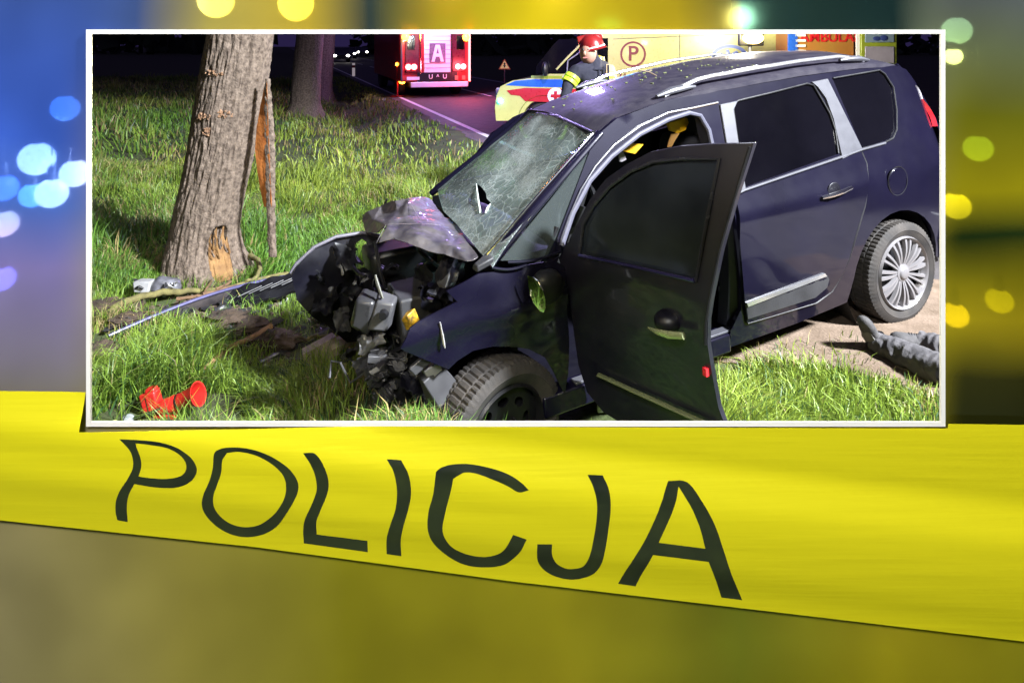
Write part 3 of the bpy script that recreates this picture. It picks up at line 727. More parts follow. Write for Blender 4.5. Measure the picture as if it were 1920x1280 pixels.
mm2 = N.new('ShaderNodeMath'); mm2.operation = 'MULTIPLY_ADD'; mm2.inputs[1].default_value = .55; mm2.inputs[2].default_value = .22; L.new(mxx.outputs[0], mm2.inputs[0])
dust = N.new('ShaderNodeMath'); dust.operation = 'MULTIPLY_ADD'; dust.inputs[1].default_value = .30; L.new(br.outputs[0], dust.inputs[0]); L.new(mm2.outputs[0], dust.inputs[2])
glassb = N.new('ShaderNodeBsdfTransparent'); glassb.inputs[0].default_value = (.55, .72, .66, 1)
glo = N.new('ShaderNodeBsdfGlossy'); glo.inputs['Roughness'].default_value = .08
m1 = N.new('ShaderNodeMixShader'); m1.inputs[0].default_value = .07; L.new(glassb.outputs[0], m1.inputs[1]); L.new(glo.outputs[0], m1.inputs[2])
dif = N.new('ShaderNodeBsdfDiffuse'); dif.inputs[0].default_value = (.30, .335, .33, 1)
m2 = N.new('ShaderNodeMixShader'); L.new(dust.outputs[0], m2.inputs[0]); L.new(m1.outputs[0], m2.inputs[1]); L.new(dif.outputs[0], m2.inputs[2])
L.new(m2.outputs[0], N['Material Output'].inputs[0])
ws = panel([on_ws(*q) for q in wspx], wsmap, [[on_ws(*q) for q in hole]], res=.04, thick=.005, tdir=-nrm).build('windscreen', gm_, car, smooth=60)
ws['label'] = 'shattered windscreen with a dark jagged hole'
sg = MB()
for q in ((899, 352, 903, 402), (921, 384, 912, 402)):
    a_, b_ = [wsmap(*on_ws(x, y)) for x, y in ((q[0], q[1]), (q[2], q[3]))]
    sg.tube([a_+nrm*.004, (a_+b_)/2+nrm*.008+ux*.006, b_+nrm*.004], [.002, .006, .003], 5)
sg.build('broken_edge', mat('milky glass edge', (.6, .68, .62), .3), ws)
fr_ = MB()      # black frit round the screen and dark strip at the header
fp = [wsmap(*on_ws(*q))+nrm*.005 for q in [(995, 207), (1050, 226), (1112, 248)]]
fr_.tube(fp, .014, 6, flat=.4)
fr_.build('screen_seal', black, car)
def pil(p0, p1, w0, w1, name, mm, dp=.05):
    n_ = 14; m = MB()
    A, B = Vector(p0), Vector(p1)
    m.tube([A.lerp(B, k/n_)+Vector((0, .02*math.sin(math.pi*k/n_), .02*math.sin(math.pi*k/n_))) for k in range(n_+1)], [w0+(w1-w0)*k/n_ for k in range(n_+1)], 12, flat=.7)
    return m.build(name, mm, car)
pA = on_b(1124, 250, .66); pB = on_b(918, 492, .76)
pil(pA, pB, .026, .034, 'windscreen_pillar', navy)
q0, q1 = on_b(1112, 250, .675), on_b(912, 478, .785)
MB().tube([q0, (q0+q1)/2+Vector((0, .015, .015)), q1], .006, 8).build('pillar_trim_strip', chrome, car)
MB().tube([wsmap(*on_ws(*q))+nrm*.004-ux*.012 for q in [(806, 358), (818, 350), (860, 315), (905, 278), (950, 241), (995, 204)]], [.03, .034, .032, .03, .028, .026], 10, flat=.7).build('windscreen_pillar', navy, car)
panel(S([(1108, 280), (1068, 384), (1040, 458), (1024, 488), (940, 490), (1030, 380)]), sidemap(-.01), res=.08, thick=.004, tdir=-LEFT).build('quarter_light', mat('clear side glass', (.35, .42, .42), .05, trans=.92, var=.02), car)
# front wing, torn away at the front
wing = S([(896, 513), (837, 545), (857, 565), (840, 574), (786, 601), (768, 613), (748, 648), (757, 655), (800, 675), (840, 691), (857, 675), (887, 657), (923, 648), (950, 648), (991, 654), (1020, 668), (1040, 700), (1058, 740), (1066, 700), (1062, 560), (1060, 500), (1040, 488), (985, 498), (930, 509)])
mirror_hole = S(ell(1015, 544, 26, 25, 20))
wg = panel(wing, lambda a, c: (a, w_side(a, c)+.004+.016*noise.noise(Vector((a*6, c*6, 4)))+.02*math.exp(-((c-.44)/.04)**2), c), res=.035, thick=.008, tdir=-LEFT).build('wing', navy, car, smooth=45)
sc_ = MB(); 
for seg in (((822, 600), (826, 622), (829, 640), (831, 648)),):
    sc_.tube([(lambda q: (q[0], w_side(*q)+.022, q[1]))(on_side(*p_)) for p_ in seg], [.004, .009, .010, .004], 6, flat=.5)
sc_.build('scratch', mat('bared metal', (.7, .68, .66), .4, .5, var=.3, scale=60), wg)
for k, (x0, y0, x1, y1) in enumerate(((950, 490, 1050, 470), (920, 500, 985, 495))):
    MB().tube([(lambda q: (q[0], w_side(*q)+.012, q[1]))(on_side(x0+(x1-x0)*t, y0+(y1-y0)*t+6*math.sin(t*3.1))) for t in np.linspace(0, 1, 8)], .007, 8).build('wing_edge', navy, wg)
hg = MB(); A = on_b(905, 488, .80)
hg.box(A+Vector((.0, 0, -.01)), (.09, .05, .03), rot=Matrix.Rotation(R(18), 3, 'Y'), jit=.012); hg.build('bonnet_hinge', grey_pl, car, bevel=.008)
# door mirror hanging on its cable in front of the wing
mr_ = empty('wing_mirror'); mr_.parent = car
mo = on_b(1015, 545, .90)
mgn = (C3 @ Vector((-.51, -.86, -.06))).normalized()
mz = MB(); mz.ball(mo-mgn*.05, .082, 22, 14, sc=(1.0, .6, .95), fn=lambda d: 1+.05*noise.noise(d*3)); mz.build('mirror_housing', black, mr_)
mp3 = [on_b(*q, .90) for q in [(991, 522), (1005, 519), (1018, 521), (1034, 532), (1040, 545), (1039, 558), (1034, 567), (1024, 569), (1006, 562), (995, 550)]]; mc = mo+mgn*.045
mf = MB(); mf.v = [mc+((v-mo)-mgn*((v-mo).dot(mgn)))*1.15 for v in mp3]; mf.f = [tuple(range(len(mp3)))]
mf.v += [v-mgn*.006 for v in mf.v]; k_ = len(mp3); mf.f += [tuple(range(k_, 2*k_))[::-1]]+[(i, (i+1) % k_, (i+1) % k_+k_, i+k_) for i in range(k_)]
mf.build('mirror_glass', mat('mirror', (.85, .9, .85), .02, 1, var=0), mr_, smooth=20)
MB().tube([mo+Vector((-.03, -.1, .04)), mo+Vector((-.10, -.12, .10)), mo+Vector((-.16, -.12, .22))], .012, 7).build('mirror_cable', black, mr_)
# front door, swung wide open
TH = R(75); dh = Vector((2.22, .84, 0)); du = Vector((-math.cos(TH), math.sin(TH), 0)); dn = Vector((math.sin(TH), math.cos(TH), 0))
def on_door(x, y): P = on_plane(x, y, dh, dn); return ((P-dh).dot(du), P.z)
def dmap(off=0, bow=.05): return lambda s, c: dh+du*s+Vector((0, 0, c))+dn*(off+bow*(math.sin(math.pi*min(1, max(0, (c+.15)/1.4)))-.4)-(.12*max(0, c-.62)))
door_px = [(1389, 277), (1305, 278), (1252, 281), (1199, 291), (1159, 313), (1125, 339), (1101, 376), (1087, 412), (1070, 455), (1056, 480)]
dl = [on_door(*q) for q in door_px]+[(.0, .45), (.0, .10), (.03, -.02), (.12, -.08), (.80, -.10), (.84, -.06)]
dl += [on_door(*q) for q in ((1352, 760), (1343, 700), (1335, 640), (1336, 595), (1341, 560), (1352, 470), (1368, 380))]
dglass = [on_door(*q) for q in ((1096, 476), (1096, 420), (1112, 385), (1136, 352), (1170, 325), (1210, 308), (1262, 303), (1330, 305), (1322, 410), (1313, 522), (1200, 497))]
fd = panel(dl, dmap(), [dglass], res=.04, thick=.022, tdir=-dn).build('door', mat('shaded navy door', (.0026, .0024, .009), .45, .05, coat=.5, var=.5, scale=9, col2=(.009, .008, .016)), car, smooth=45, bevel=.003)  # navy darkened in the colour for the shade on the open door
fd['label'] = 'dark front door swung wide open'
panel(dglass, dmap(-.012), res=.06, thick=.004, tdir=-dn).build('door_glass', mat('darkened door glass', (.05, .06, .075), .08, trans=.75, var=.4, scale=6), fd)  # glass colour darkened along with the shaded door
inner = [(s*.96+.015, c) for s, c in dl if c < .64]+[on_door(1356, 430)]
panel([(.03, -.05), (.70, -.06), (.70, .3), (.70, .60), (.5, .62), (.05, .60), (.02, .3)], dmap(-.024), res=.08, thick=.035, tdir=-dn).build('door_card', black, fd, bevel=.012)
MB().tube([dmap(.006)(*q) for q in dglass+dglass[:1]], .008, 7).build('glass_seal', mat('shiny rubber', (.02, .02, .026), .25), fd)
MB().tube([dmap(.014)(*on_door(*q)) for q in ((1098, 474), (1150, 484), (1200, 495), (1260, 509), (1312, 521))], .008, 8).build('belt_strip', mat('violet reflection', (.10, .09, .26), .2, .8), fd)  # strip put in for the violet reflection along the glass
MB().tube([dmap(.006)(*q) for q in [on_door(*p_) for p_ in ((1384, 283), (1366, 380), (1350, 470), (1339, 560), (1333, 600), (1332, 640))]], .006, 6).build('door_edge', black, fd)
m = MB(); m.ball(dmap(.002)(*on_door(1262, 595)), .055, 18, 10, sc=(1, 1, .75)); o_ = m.build('handle_recess', navy_in, fd)
hp = [on_door(*q) for q in ((1238, 602), (1256, 607), (1280, 613), (1304, 616))]
m = MB(); m.tube([dmap(.045+.012*math.sin(math.pi*i/3))(*q) for i, q in enumerate(hp)], [.004, .009, .013, .012], 9, flat=1.2); m.build('door_handle', mat('handle with painted lime glint', (.45, .5, .25), .25, .7), fd)  # lime reflection put into the handle colour
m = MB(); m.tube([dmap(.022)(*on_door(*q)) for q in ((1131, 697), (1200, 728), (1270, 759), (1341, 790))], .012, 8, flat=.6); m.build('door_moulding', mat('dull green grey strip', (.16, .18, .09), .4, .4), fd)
m = MB(); m.box(dmap(.004)(*on_door(1333, 690)), (.02, .02, .03)); m.build('door_reflector', lens_red, fd)
m = MB(); m.tube([dmap(-.01)(*on_door(*q)) for q in ((1340, 330), (1333, 400), (1325, 470))], .009, 6); m.build('door_frame_edge', silver, fd)
# bonnet: buckled sheet. pixel, height in the car
bon = [(677, 402, .60), (688, 395, .64), (712, 385, .68), (738, 372, .74), (763, 371, .72), (806, 370, .66), (815, 381, .65), (837, 407, .655), (863, 426, .66), (876, 450, .67), (900, 484, .655), (883, 494, .645), (849, 485, .645), (832, 478, .66), (789, 465, .69), (763, 456, .70), (737, 449, .70), (706, 457, .68), (724, 422, .73), (711, 437, .66), (682, 436, .59),
       (766, 377, .745), (792, 421, .73), (745, 395, .70), (830, 424, .70), (780, 440, .73), (820, 452, .70), (850, 462, .685), (800, 395, .69), (755, 405, .72), (700, 412, .655), (720, 400, .645)]
out_n = 21; P3 = [on_c(*q) for q in bon]
V, Ed, Fc, *_ = delaunay_2d_cdt([Vector((x, -y)) for x, y, c in bon], [(i, (i+1) % out_n) for i in range(out_n)], [], 0, 1e-6)
tri = [tuple(f) for f in Fc if in_poly(sum((V[i] for i in f), Vector((0, 0)))/3, [(x, -y) for x, y, c in bon[:out_n]])]
hm_ = MB(); hm_.v = [Vector(v) for v in P3]; hm_.f = tri
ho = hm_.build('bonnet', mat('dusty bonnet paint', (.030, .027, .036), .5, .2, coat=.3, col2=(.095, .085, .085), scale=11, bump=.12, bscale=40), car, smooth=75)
ho['label'] = 'bonnet buckled upward into folds'
sb = ho.modifiers.new('sub', 'SUBSURF'); sb.subdivision_type = 'SIMPLE'; sb.levels = 4; sb.render_levels = 4
smh = ho.modifiers.new('relax', 'SMOOTH'); smh.factor = .6; smh.iterations = 22
tx = bpy.data.textures.new('crumple', 'CLOUDS'); tx.noise_scale = .16; tx.noise_depth = 3
dsp = ho.modifiers.new('crumple', 'DISPLACE'); dsp.texture = tx; dsp.strength = .03; dsp.mid_level = .5
sd = ho.modifiers.new('thick', 'SOLIDIFY'); sd.thickness = .004
cr = MB()
for a_, b_ in ((18, 22), (22, 24), (3, 21), (21, 22), (18, 17)):
    cr.tube([P3[a_]+Vector((0, 0, .004)), (P3[a_]+P3[b_])/2+Vector((0, 0, .005)), P3[b_]+Vector((0, 0, .004))], [.001, .002, .001], 5, flat=.6)
cr.build('crease', mat('creased bare metal', (.20, .18, .18), .5, .4), ho)
# engine bay: bulkhead, inner wing and torn mechanical parts
m = MB(); m.grid(lambda u, v: (2.52+.05*noise.noise(Vector((u*5, v*5, 1))), -.68+1.42*u, -.05+.62*v), 16, 10, thick=(-.04, 0, 0)); m.build('bulkhead', navy_in, car)
m = MB(); m.grid(lambda u, v: (2.5+.52*u, .55+.06*noise.noise(Vector((u*6, v*5, 7))), .0+.50*v*(1-.5*u)), 12, 8, thick=(0, -.03, 0)); m.build('inner_wing', black, car)
m = MB(); m.box((2.80, .05, .18), (.42, .62, .40), jit=.05); m.build('engine_block', mat('oily metal', (.008, .008, .010), .5, .5, var=.5, scale=20), car, bevel=.03)
m = MB(); m.box((2.78, -.22, .42), (.36, .34, .14), jit=.03); m.build('engine_cover', black, car, bevel=.03)
m = MB(); m.box((2.82, .38, .36), (.26, .20, .20), jit=.02); m.build('battery', grey_pl, car, bevel=.012)
for k in range(14):
    P = Vector((random.uniform(2.62, 3.05), random.uniform(-.45, .5), random.uniform(.1, .5))); Q = P+Vector([random.uniform(-.25, .25) for _ in range(3)])
    MB().tube([P, (P+Q)/2+Vector([random.uniform(-.08, .08) for _ in range(3)]), Q], random.uniform(.005, .016), 7).build('hose', black if k % 3 else steel, car)
def chunk(name, x, y, b, size, mm, parent=car, rot=(0, 0, 0), jit=.012, bevel=.006):
    P = on_b(x, y, b); m = MB(); m.box((0, 0, 0), size, jit=jit)
    Rm = Matrix.Rotation(R(rot[2]), 4, 'Z') @ Matrix.Rotation(R(rot[1]), 4, 'Y') @ Matrix.Rotation(R(rot[0]), 4, 'X')
    o = m.build(name, mm, parent, bevel=bevel); o.matrix_local = Matrix.Translation(P) @ Rm; return o
def torn(P, size, mm, name='torn_sheet', parent=car, seed=0):
    rr_ = random.Random(seed); ax_ = [Vector([rr_.gauss(0, 1) for _ in range(3)]).normalized() for _ in range(2)]; e2 = ax_[0].cross(ax_[1]).normalized(); e1 = e2.cross(ax_[0]).normalized(); e0 = ax_[0]
    def f_(u, v):
        ed = 1+.35*noise.noise(Vector((u*5+seed, v*5, 3)))
        q = e0*(u-.5)*size*ed+e1*(v-.5)*size*.6*ed+e2*(size*.30*noise.noise(Vector((u*2.2+seed, v*2.2, 0)))+size*.10*abs(noise.noise(Vector((u*6, v*6+seed, 1)))))
        return P+q
    return MB().grid(f_, 12, 8, thick=e2*.003).build(name, mm, parent, smooth=40)
spots_ = [(660, 545, -.1), (690, 520, -.15), (640, 600, -.1), (720, 560, .2), (760, 540, .3), (790, 520, .35), (740, 630, .4), (700, 640, .3), (775, 650, .6), (812, 560, .5), (670, 650, .2), (730, 500, .1), (650, 480, -.2), (840, 520, .55), (690, 680, .45), (760, 720, .6), (725, 690, .5), (610, 560, -.2), (600, 520, -.25), (860, 545, .6), (800, 620, .62), (705, 610, .4)]
for k, (x, y, b) in enumerate(spots_):
    torn(on_b(x, y, b), random.uniform(.09, .22), (black, navy_in, grey_pl, navy_in, black, steel)[k % 6], seed=k+1)
for k in range(16):
    P = on_b(random.uniform(650, 850), random.uniform(500, 700), random.uniform(.1, .6)); pts_ = [P]
    for i in range(4): pts_.append(pts_[-1]+Vector([random.gauss(0, .05) for _ in range(3)])+Vector((0, 0, -.02)))
    MB().tube(pts_, random.uniform(.003, .007), 6).build('wire', (black, steel, grey_pl)[k % 3], car)
chunk('lamp_bracket', 838, 531, .55, (.07, .05, .03), mat('mid grey plastic', (.09, .09, .092), .4, var=.3), rot=(10, 30, 20), jit=.02)
chunk('washer_cap', 768, 600, .62, (.05, .05, .07), mat('yellow black cap', (.75, .42, .02), .4, col2=(.02, .02, .02), scale=45), rot=(10, 20, 30), jit=.012)
chunk('bumper_bracket', 800, 672, .80, (.16, .03, .045), grey_pl, rot=(0, 24, 6), jit=.006)
chunk('wash_bottle', 818, 716, .74, (.12, .09, .15), mat('dull grey plastic', (.035, .035, .038), .45, var=.3), rot=(10, 20, 15), jit=.02)
chunk('bottle_cap', 807, 693, .76, (.07, .05, .06), lgrey_pl, rot=(0, 25, 10), jit=.01)

# far wing, peeled forward, with a hole torn through it
fwp = [(545, 512), (556, 494), (590, 463), (630, 444), (680, 436), (712, 442), (735, 470), (745, 540), (735, 600), (700, 640), (650, 640), (612, 606), (585, 590), (556, 560)]
fwh = [(668, 456), (679, 449), (689, 455), (684, 478), (690, 500), (676, 516), (667, 500), (663, 476)]
def onb2(q, b=-.30): P = on_b(*q, b); return (P.x, P.z)
fwo = panel([onb2(q) for q in fwp], lambda a, c: (a, -.30+.10*(a-3.0)+.05*noise.noise(Vector((a*4, c*4, 9))), c), [[onb2(q) for q in fwh]], res=.035, thick=.012, tdir=-LEFT).build('wing', navy_in, car, smooth=45)
fwo['label'] = 'far front wing peeled forward with a ragged hole'
MB().tube([on_b(*q, -.285) for q in fwp[:6]], .010, 7).build('wing_edge', mat('scuffed edge', (.10, .095, .12), .5), fwo)

def thing_at(name, P, label, cat, group=None): return empty(name, Matrix.Translation(P), label, cat, group)

# long bumper strip flung against the tree
B0, B1 = gpt(208, 628, .03), gpt(546, 516, .10)
bs = thing_at('bumper_strip', B0, 'long dark bumper shell with a violet edge lying below the struck tree', 'car part')
dB = B1-B0
def bstrip(u, v):
    p_ = B0+dB*u+Vector((0, 0, .05*math.sin(math.pi*u)+.0)); p_ += Vector((0, -.02-.03*math.sin(v*3.14), -.0))
    h = .03+.10*math.sin(math.pi*min(1, u*.9+.08)); gz = float(ground_z(p_.x, p_.y))
    q = p_+Vector((.02*v, .12*v, -h*v)); q.z = max(q.z, gz+.005) if v > .2 else q.z; return q-B0
MB().grid(bstrip, 40, 8, thick=(0, .012, -.006)).build('shell', mat('black bumper inside', (.02, .018, .02), .5, var=.5, scale=12, col2=(.06, .05, .05)), bs, smooth=50)
MB().tube([bstrip(u, 0)+Vector((0, -.004, .008)) for u in np.linspace(0, 1, 30)], [.006]+[.014]*28+[.008], 8, flat=.8).build('edge', mat('violet navy edge', (.10, .095, .20), .3, .3, coat=1), bs)
# headlamp insert and black plastic below the strip
P = gpt(480, 572, .02); o_ = thing_at('grille_panel', P, 'shiny black grille panel with pale scratches under the bumper shell', 'car part')
pl_ = [(-.30, 0, -.02), (-.05, .0, .10), (.26, .05, .20), (.29, .02, .05), (.05, -.05, -.02)]
m = MB(); m.grid(lambda u, v: Vector((-.30+.60*u, .03+.05*u-.10*v, .02+.16*u+.05*(1-v)+.01*math.sin(u*22)-.07*v)), 30, 8, thick=(0, .01, -.02)); m.build('panel', mat('glossy black plastic', (.012, .012, .014), .2, var=.4, scale=10), o_)
for k in range(5):
    u = .3+.13*k; m = MB(); m.tube([(-.30+.6*u, -.02, .02+.16*u), (-.30+.6*u+.16, .0, .09+.16*u)], .0035, 5); m.build('scratch', lgrey_pl, o_)
# pale headlamp shell by the tree
P = gpt(300, 548, .04); o_ = thing_at('headlamp_shell', P, 'broken pale headlamp shell lying left of the struck tree', 'car part')
m = MB(); m.box((.06, 0, .06), (.22, .12, .09), rot=Matrix.Rotation(R(14), 3, 'Y') @ Matrix.Rotation(R(20), 3, 'Z'), taper=.35, jit=.02); m.build('housing', mat('grey lamp housing', (.10, .10, .115), .35, var=.5, scale=18), o_, bevel=.03)
for k in range(5): torn(Vector((random.uniform(-.15, .2), random.uniform(-.1, .05), .05)), random.uniform(.08, .16), (black, grey_pl, lgrey_pl)[k % 3], 'shard', o_, seed=60+k)
m = MB(); m.box((-.10, -.03, .06), (.11, .09, .07), rot=Matrix.Rotation(R(-10), 3, 'Y'), jit=.018); m.build('lens', mat('white lamp lens', (.30, .30, .30), .25, var=.2), o_, bevel=.012)
m = MB(); m.tube([(-.13, -.08, .06), (-.10, -.095, .08), (-.07, -.09, .06)], .008, 6); m.build('clip', black, o_)
# dislodged headlamp in the torn nose
P = on_b(703, 586, .42)
hl = empty('headlamp'); hl.parent = car
Rh = Matrix.Translation(P) @ Matrix.Rotation(R(-25), 4, 'Z') @ Matrix.Rotation(R(-20), 4, 'Y')
m = MB(); m.box((.05, .01, 0), (.10, .11, .15), Rh, jit=.012); m.build('lens', mat('dark lamp lens', (.03, .03, .033), .3, var=.3), hl, bevel=.02)
m = MB(); m.box((-.045, .02, .02), (.09, .10, .14), Rh, jit=.014); m.build('housing', mat('pale lamp body', (.075, .075, .08), .4, var=.2), hl, bevel=.012)
m = MB(); m.lathe([(.0, .02), (.018, .02), (.022, -.01)], 14, Rh @ Matrix.Translation((-.05, .095, .05)) @ Matrix.Rotation(R(-90), 4, 'X')); m.build('bulb_cap', black, hl)
m = MB(); m.tube([Rh @ Vector((-.02, .05, .10)), Rh @ Vector((.02, .05, .16)), Rh @ Vector((.04, .04, .19))], [.012, .016, .010], 7, flat=.5); m.build('bracket', mat('dull bracket', (.16, .16, .14), .5), hl)
torn(Rh @ Vector((-.02, .04, -.11)), .13, mat('mid grey plastic', (.09, .09, .092)), 'bracket', hl, seed=99)
# loose engine parts heaped in front of the wheel
piece = mat('broken black casing', (.018, .0175, .021), .45, .2, var=.5, scale=20, bump=.2, bscale=60)
heap = [(712, 670, .09, .07, .06), (742, 682, .10, .07, .08), (704, 700, .07, .08, .10), (733, 706, .11, .07, .06), (768, 704, .07, .07, .08), (720, 733, .11, .06, .06), (752, 738, .07, .09, .05), (716, 758, .06, .06, .10), (790, 750, .07, .06, .05), (838, 752, .08, .05, .04)]
place = ['beside the torn nose, topmost of the heap', 'with a round drum face, top middle of the heap', 'at the left edge of the engine heap', 'in the centre of the engine heap', 'at the right edge of the engine heap', 'low in the middle of the engine heap', 'low on the right of the engine heap', 'standing on end in the grass below the heap', 'in the grass left of the front tyre', 'crumpled pale scrap touching the front tyre']
for k, (x, y, sx, sy, sz) in enumerate(heap):
    P = on_b(x, y, .50+.03*(k % 3)); Pw = CARM @ P
    o_ = thing_at('engine_part', Pw, 'broken grey casing '+place[k] if k != 9 else place[k], 'car part', 'engine debris')
    rt = Matrix.Rotation(random.uniform(-.6, .6), 3, 'X') @ Matrix.Rotation(random.uniform(-.8, .8), 3, 'Y') @ Matrix.Rotation(random.uniform(0, 3), 3, 'Z')
    m = MB(); m.ball((0, 0, 0), 1, 30, 20, fn=lambda d: 1)
    cells = [Vector((random.gauss(0, 1), random.gauss(0, 1), random.gauss(0, 1))).normalized() for _ in range(9)]
    for i, v in enumerate(m.v):
        d = v.normalized(); c_ = max(cells, key=lambda q: q.dot(d)); f_ = min(1.25, .78/max(.35, c_.dot(d)))
        f_ *= 1-.10*(math.sin(d.z*22+k) > .55)
        m.v[i] = rt @ Vector((d.x*sx*f_*.62, d.y*sy*f_*.62, d.z*sz*f_*.62))
    m.build('casing', piece if k != 9 else lgrey_pl, o_, smooth=28)
    for i in range(3): MB().tube([rt @ Vector((-.5*sx, -.5*sy, (i-1)*.34*sz)), rt @ Vector((.5*sx, -.5*sy, (i-1)*.34*sz))], .005, 6).build('rib', piece, o_)
    m = MB(); m.lathe([(0, .016), (.010, .016), (.012, .006), (.024, .006), (.027, .0), (.028, -.03)], 18, (Matrix.Translation(rt @ Vector((sx*.15, -sy*.45, sz*.2))) @ rt.to_4x4() @ Matrix.Rotation(R(90), 4, 'X'))); m.build('boss', grey_pl, o_)
    for i in range(3):
        q_ = Vector([random.uniform(-.5, .5) for _ in range(3)]); a_ = rt @ Vector((q_.x*sx, q_.y*sy-.3*sy, q_.z*sz)); MB().box(a_, (random.uniform(.02, .05), random.uniform(.015, .03), random.uniform(.02, .06)), rot=rt @ Matrix.Rotation(random.uniform(-1, 1), 3, 'Y'), jit=.006).build('lug', piece if i else grey_pl, o_, bevel=.003)
    if k % 2 == 0:
        m = MB(); m.tube([rt @ Vector((sx*.4, 0, 0)), Vector((sx*.8, -.03, sz*.5)), Vector((sx*1.0, -.02, sz*.1))], .007, 6); m.build('wire', black, o_)
# wooden chunk, black strip, sticks, branch, clods
P = gpt(608, 668, .05); o_ = thing_at('wood_block', P, 'split pale wooden chunk with a pointed end', 'wood')
m = MB(); m.box((-.02, 0, .03), (.20, .13, .11), rot=Matrix.Rotation(R(-18), 3, 'Y') @ Matrix.Rotation(R(25), 3, 'Z'), jit=.02); m.tube([(.05, 0, .06), (.16, .02, .10), (.26, .03, .13)], [.055, .045, .006], 6, flat=.8)
m.build('splintered_wood', mat('pale wood', (.26, .205, .15), .85, col2=(.38, .32, .26), scale=22, bump=.5, bscale=60), o_, bevel=.006)
def stick(name, px, r, mm, label, lift=.03, n=9, cat='branch', group=None, wob=.012, depth=None):
    pts = [gpt(x, y, lift) if depth is None else at(x, y, depth) for x, y in px]
    # even out the distance so that the stick stays one length of wood
    d0, d1 = pts[0].y, pts[-1].y
    out = []
    for i, (x, y) in enumerate(px):
        t = i/(len(px)-1); out.append(at(x, y, d0+(d1-d0)*t))
    dense = []
    for a_, b_ in zip(out, out[1:]):
        for k in range(5): dense.append(a_.lerp(b_, k/5)+Vector([random.gauss(0, wob*.25) for _ in range(3)]))
    dense.append(out[-1]); base = dense[0]
    rr = [r*(1-.45*i/len(dense))*(1+.15*noise.noise(Vector((i*.7, r*90, 0)))) for i in range(len(dense))]
    o = MB().tube([p_-base for p_ in dense], rr, n).build(name, mm, smooth=60); o.location = base
    return tag(o, label, cat, group)
green_bark = mat('green yellow bark', (.075, .065, .022), .9, col2=(.17, .15, .05), scale=20, bump=.5, bscale=80)
br_bark = mat('brown bark', (.09, .05, .025), .85, col2=(.19, .11, .055), scale=16, bump=.4, bscale=80)
stick('branch', [(203, 590), (222, 572), (262, 556), (305, 548), (350, 546), (410, 543), (455, 533), (500, 520), (540, 512)], .027, green_bark, 'thick yellow green branch lying over the bumper shell', .07)
stick('branch', [(508, 612), (480, 628), (440, 648), (408, 668), (385, 690), (366, 700)], .020, mat('orange brown stick', (.17, .09, .035), .85, col2=(.28, .16, .07), scale=14), 'bent orange brown stick in the front grass', .05)
stick('branch', [(318, 686), (345, 698), (370, 702), (384, 705)], .010, br_bark, 'thin grey twig crossing the end of the orange stick', .04)
stick('branch', [(470, 480), (484, 488), (488, 505), (478, 522), (462, 528)], .022, green_bark, 'curled green root rising beside the splintered trunk', .12)
for k, px in enumerate(([(420, 495), (400, 520), (385, 545)], [(455, 510), (430, 530), (405, 542)], [(380, 552), (430, 540), (480, 528)], [(330, 560), (380, 556), (430, 552)])):
    stick('branch', px, .014, br_bark, ['brown root splinter dropping from the torn wood', 'pale brown splinter beside the curled root', 'brown stick lying along the bumper shell edge', 'straight stick near the pale headlamp shell'][k], .06)
stick('branch', [(235, 582), (300, 588), (335, 592)], .008, br_bark, 'thin straight twig in the mud behind the bumper shell', .03)
stick('branch', [(440, 720), (480, 716), (520, 716)], .008, br_bark, 'thin dark twig flat in the grass below the wooden chunk', .03)
stick('plastic_strip', [(622, 618), (585, 634), (545, 654), (512, 668), (485, 680)], .022, grey_pl, 'long dark grey plastic strip lying in the grass', .04, 6, 'car part')
stick('branch', [(575, 634), (600, 630), (620, 630)], .014, green_bark, 'short green stick on the wooden chunk', .07)
for k, (x, y, s, lb) in enumerate(((196, 585, .16, 'largest brown clod, behind the bumper shell end'), (232, 600, .10, 'brown clod touching the bumper shell end'), (180, 662, .11, 'brown clod at the left edge above the red tool'), (520, 640, .12, 'brown clod below the grille panel'), (470, 612, .10, 'dark clod in the middle of the debris'), (425, 600, .12, 'dark clod under the bumper shell'), (600, 560, .09, 'clod under the peeled wing'), (500, 548, .10, 'clod between bumper shell and peeled wing'), (185, 700, .08, 'small clod in the lower left grass'))):
    P = gpt(x, y, .03); m = MB(); m.ball((0, 0, 0), s, 30, 20, sc=(1.25, .9, .42), fn=lambda d: 1+.5*noise.noise(d*2.2+Vector((k*3.1, 0, 0)))+.30*noise.noise(d*6+Vector((k, 0, 0)))+.16*noise.noise(d*15))
    o = m.build('soil_clod', soil, smooth=60); o.location = P; tag(o, 'lump of torn earth: '+lb, 'clod', 'clods of torn earth')
fm = MB()
for k in range(300):
    P = gpt(random.gauss(520, 170), random.gauss(610, 45)); s = random.uniform(.008, .032); q_ = [P+Vector((random.gauss(0, s), random.gauss(0, s), abs(random.gauss(.02, s*.6)))) for _ in range(4)]; fm.add(q_, [(0, 1, 2), (0, 2, 3)])
for k in range(420):
    P = gpt(random.gauss(410, 130), random.gauss(580, 38)) if k % 3 else gpt(random.gauss(600, 90), random.gauss(680, 30))
    s = random.uniform(.006, .03); fm.box(P+Vector((0, 0, s*.4)), (s*random.uniform(1, 4), s, s*.5), rot=Matrix.Rotation(random.uniform(0, 3.1), 3, 'Z') @ Matrix.Rotation(random.uniform(-.5, .5), 3, 'Y'), jit=s*.3)
tag(fm.build('debris_chips', mat('mixed chips', (.025, .018, .014), .8, col2=(.15, .11, .075), scale=9, detail=2), smooth=0), 'small chips of bark, soil and plastic strewn below the tree', kind='stuff')
sh_ = MB()
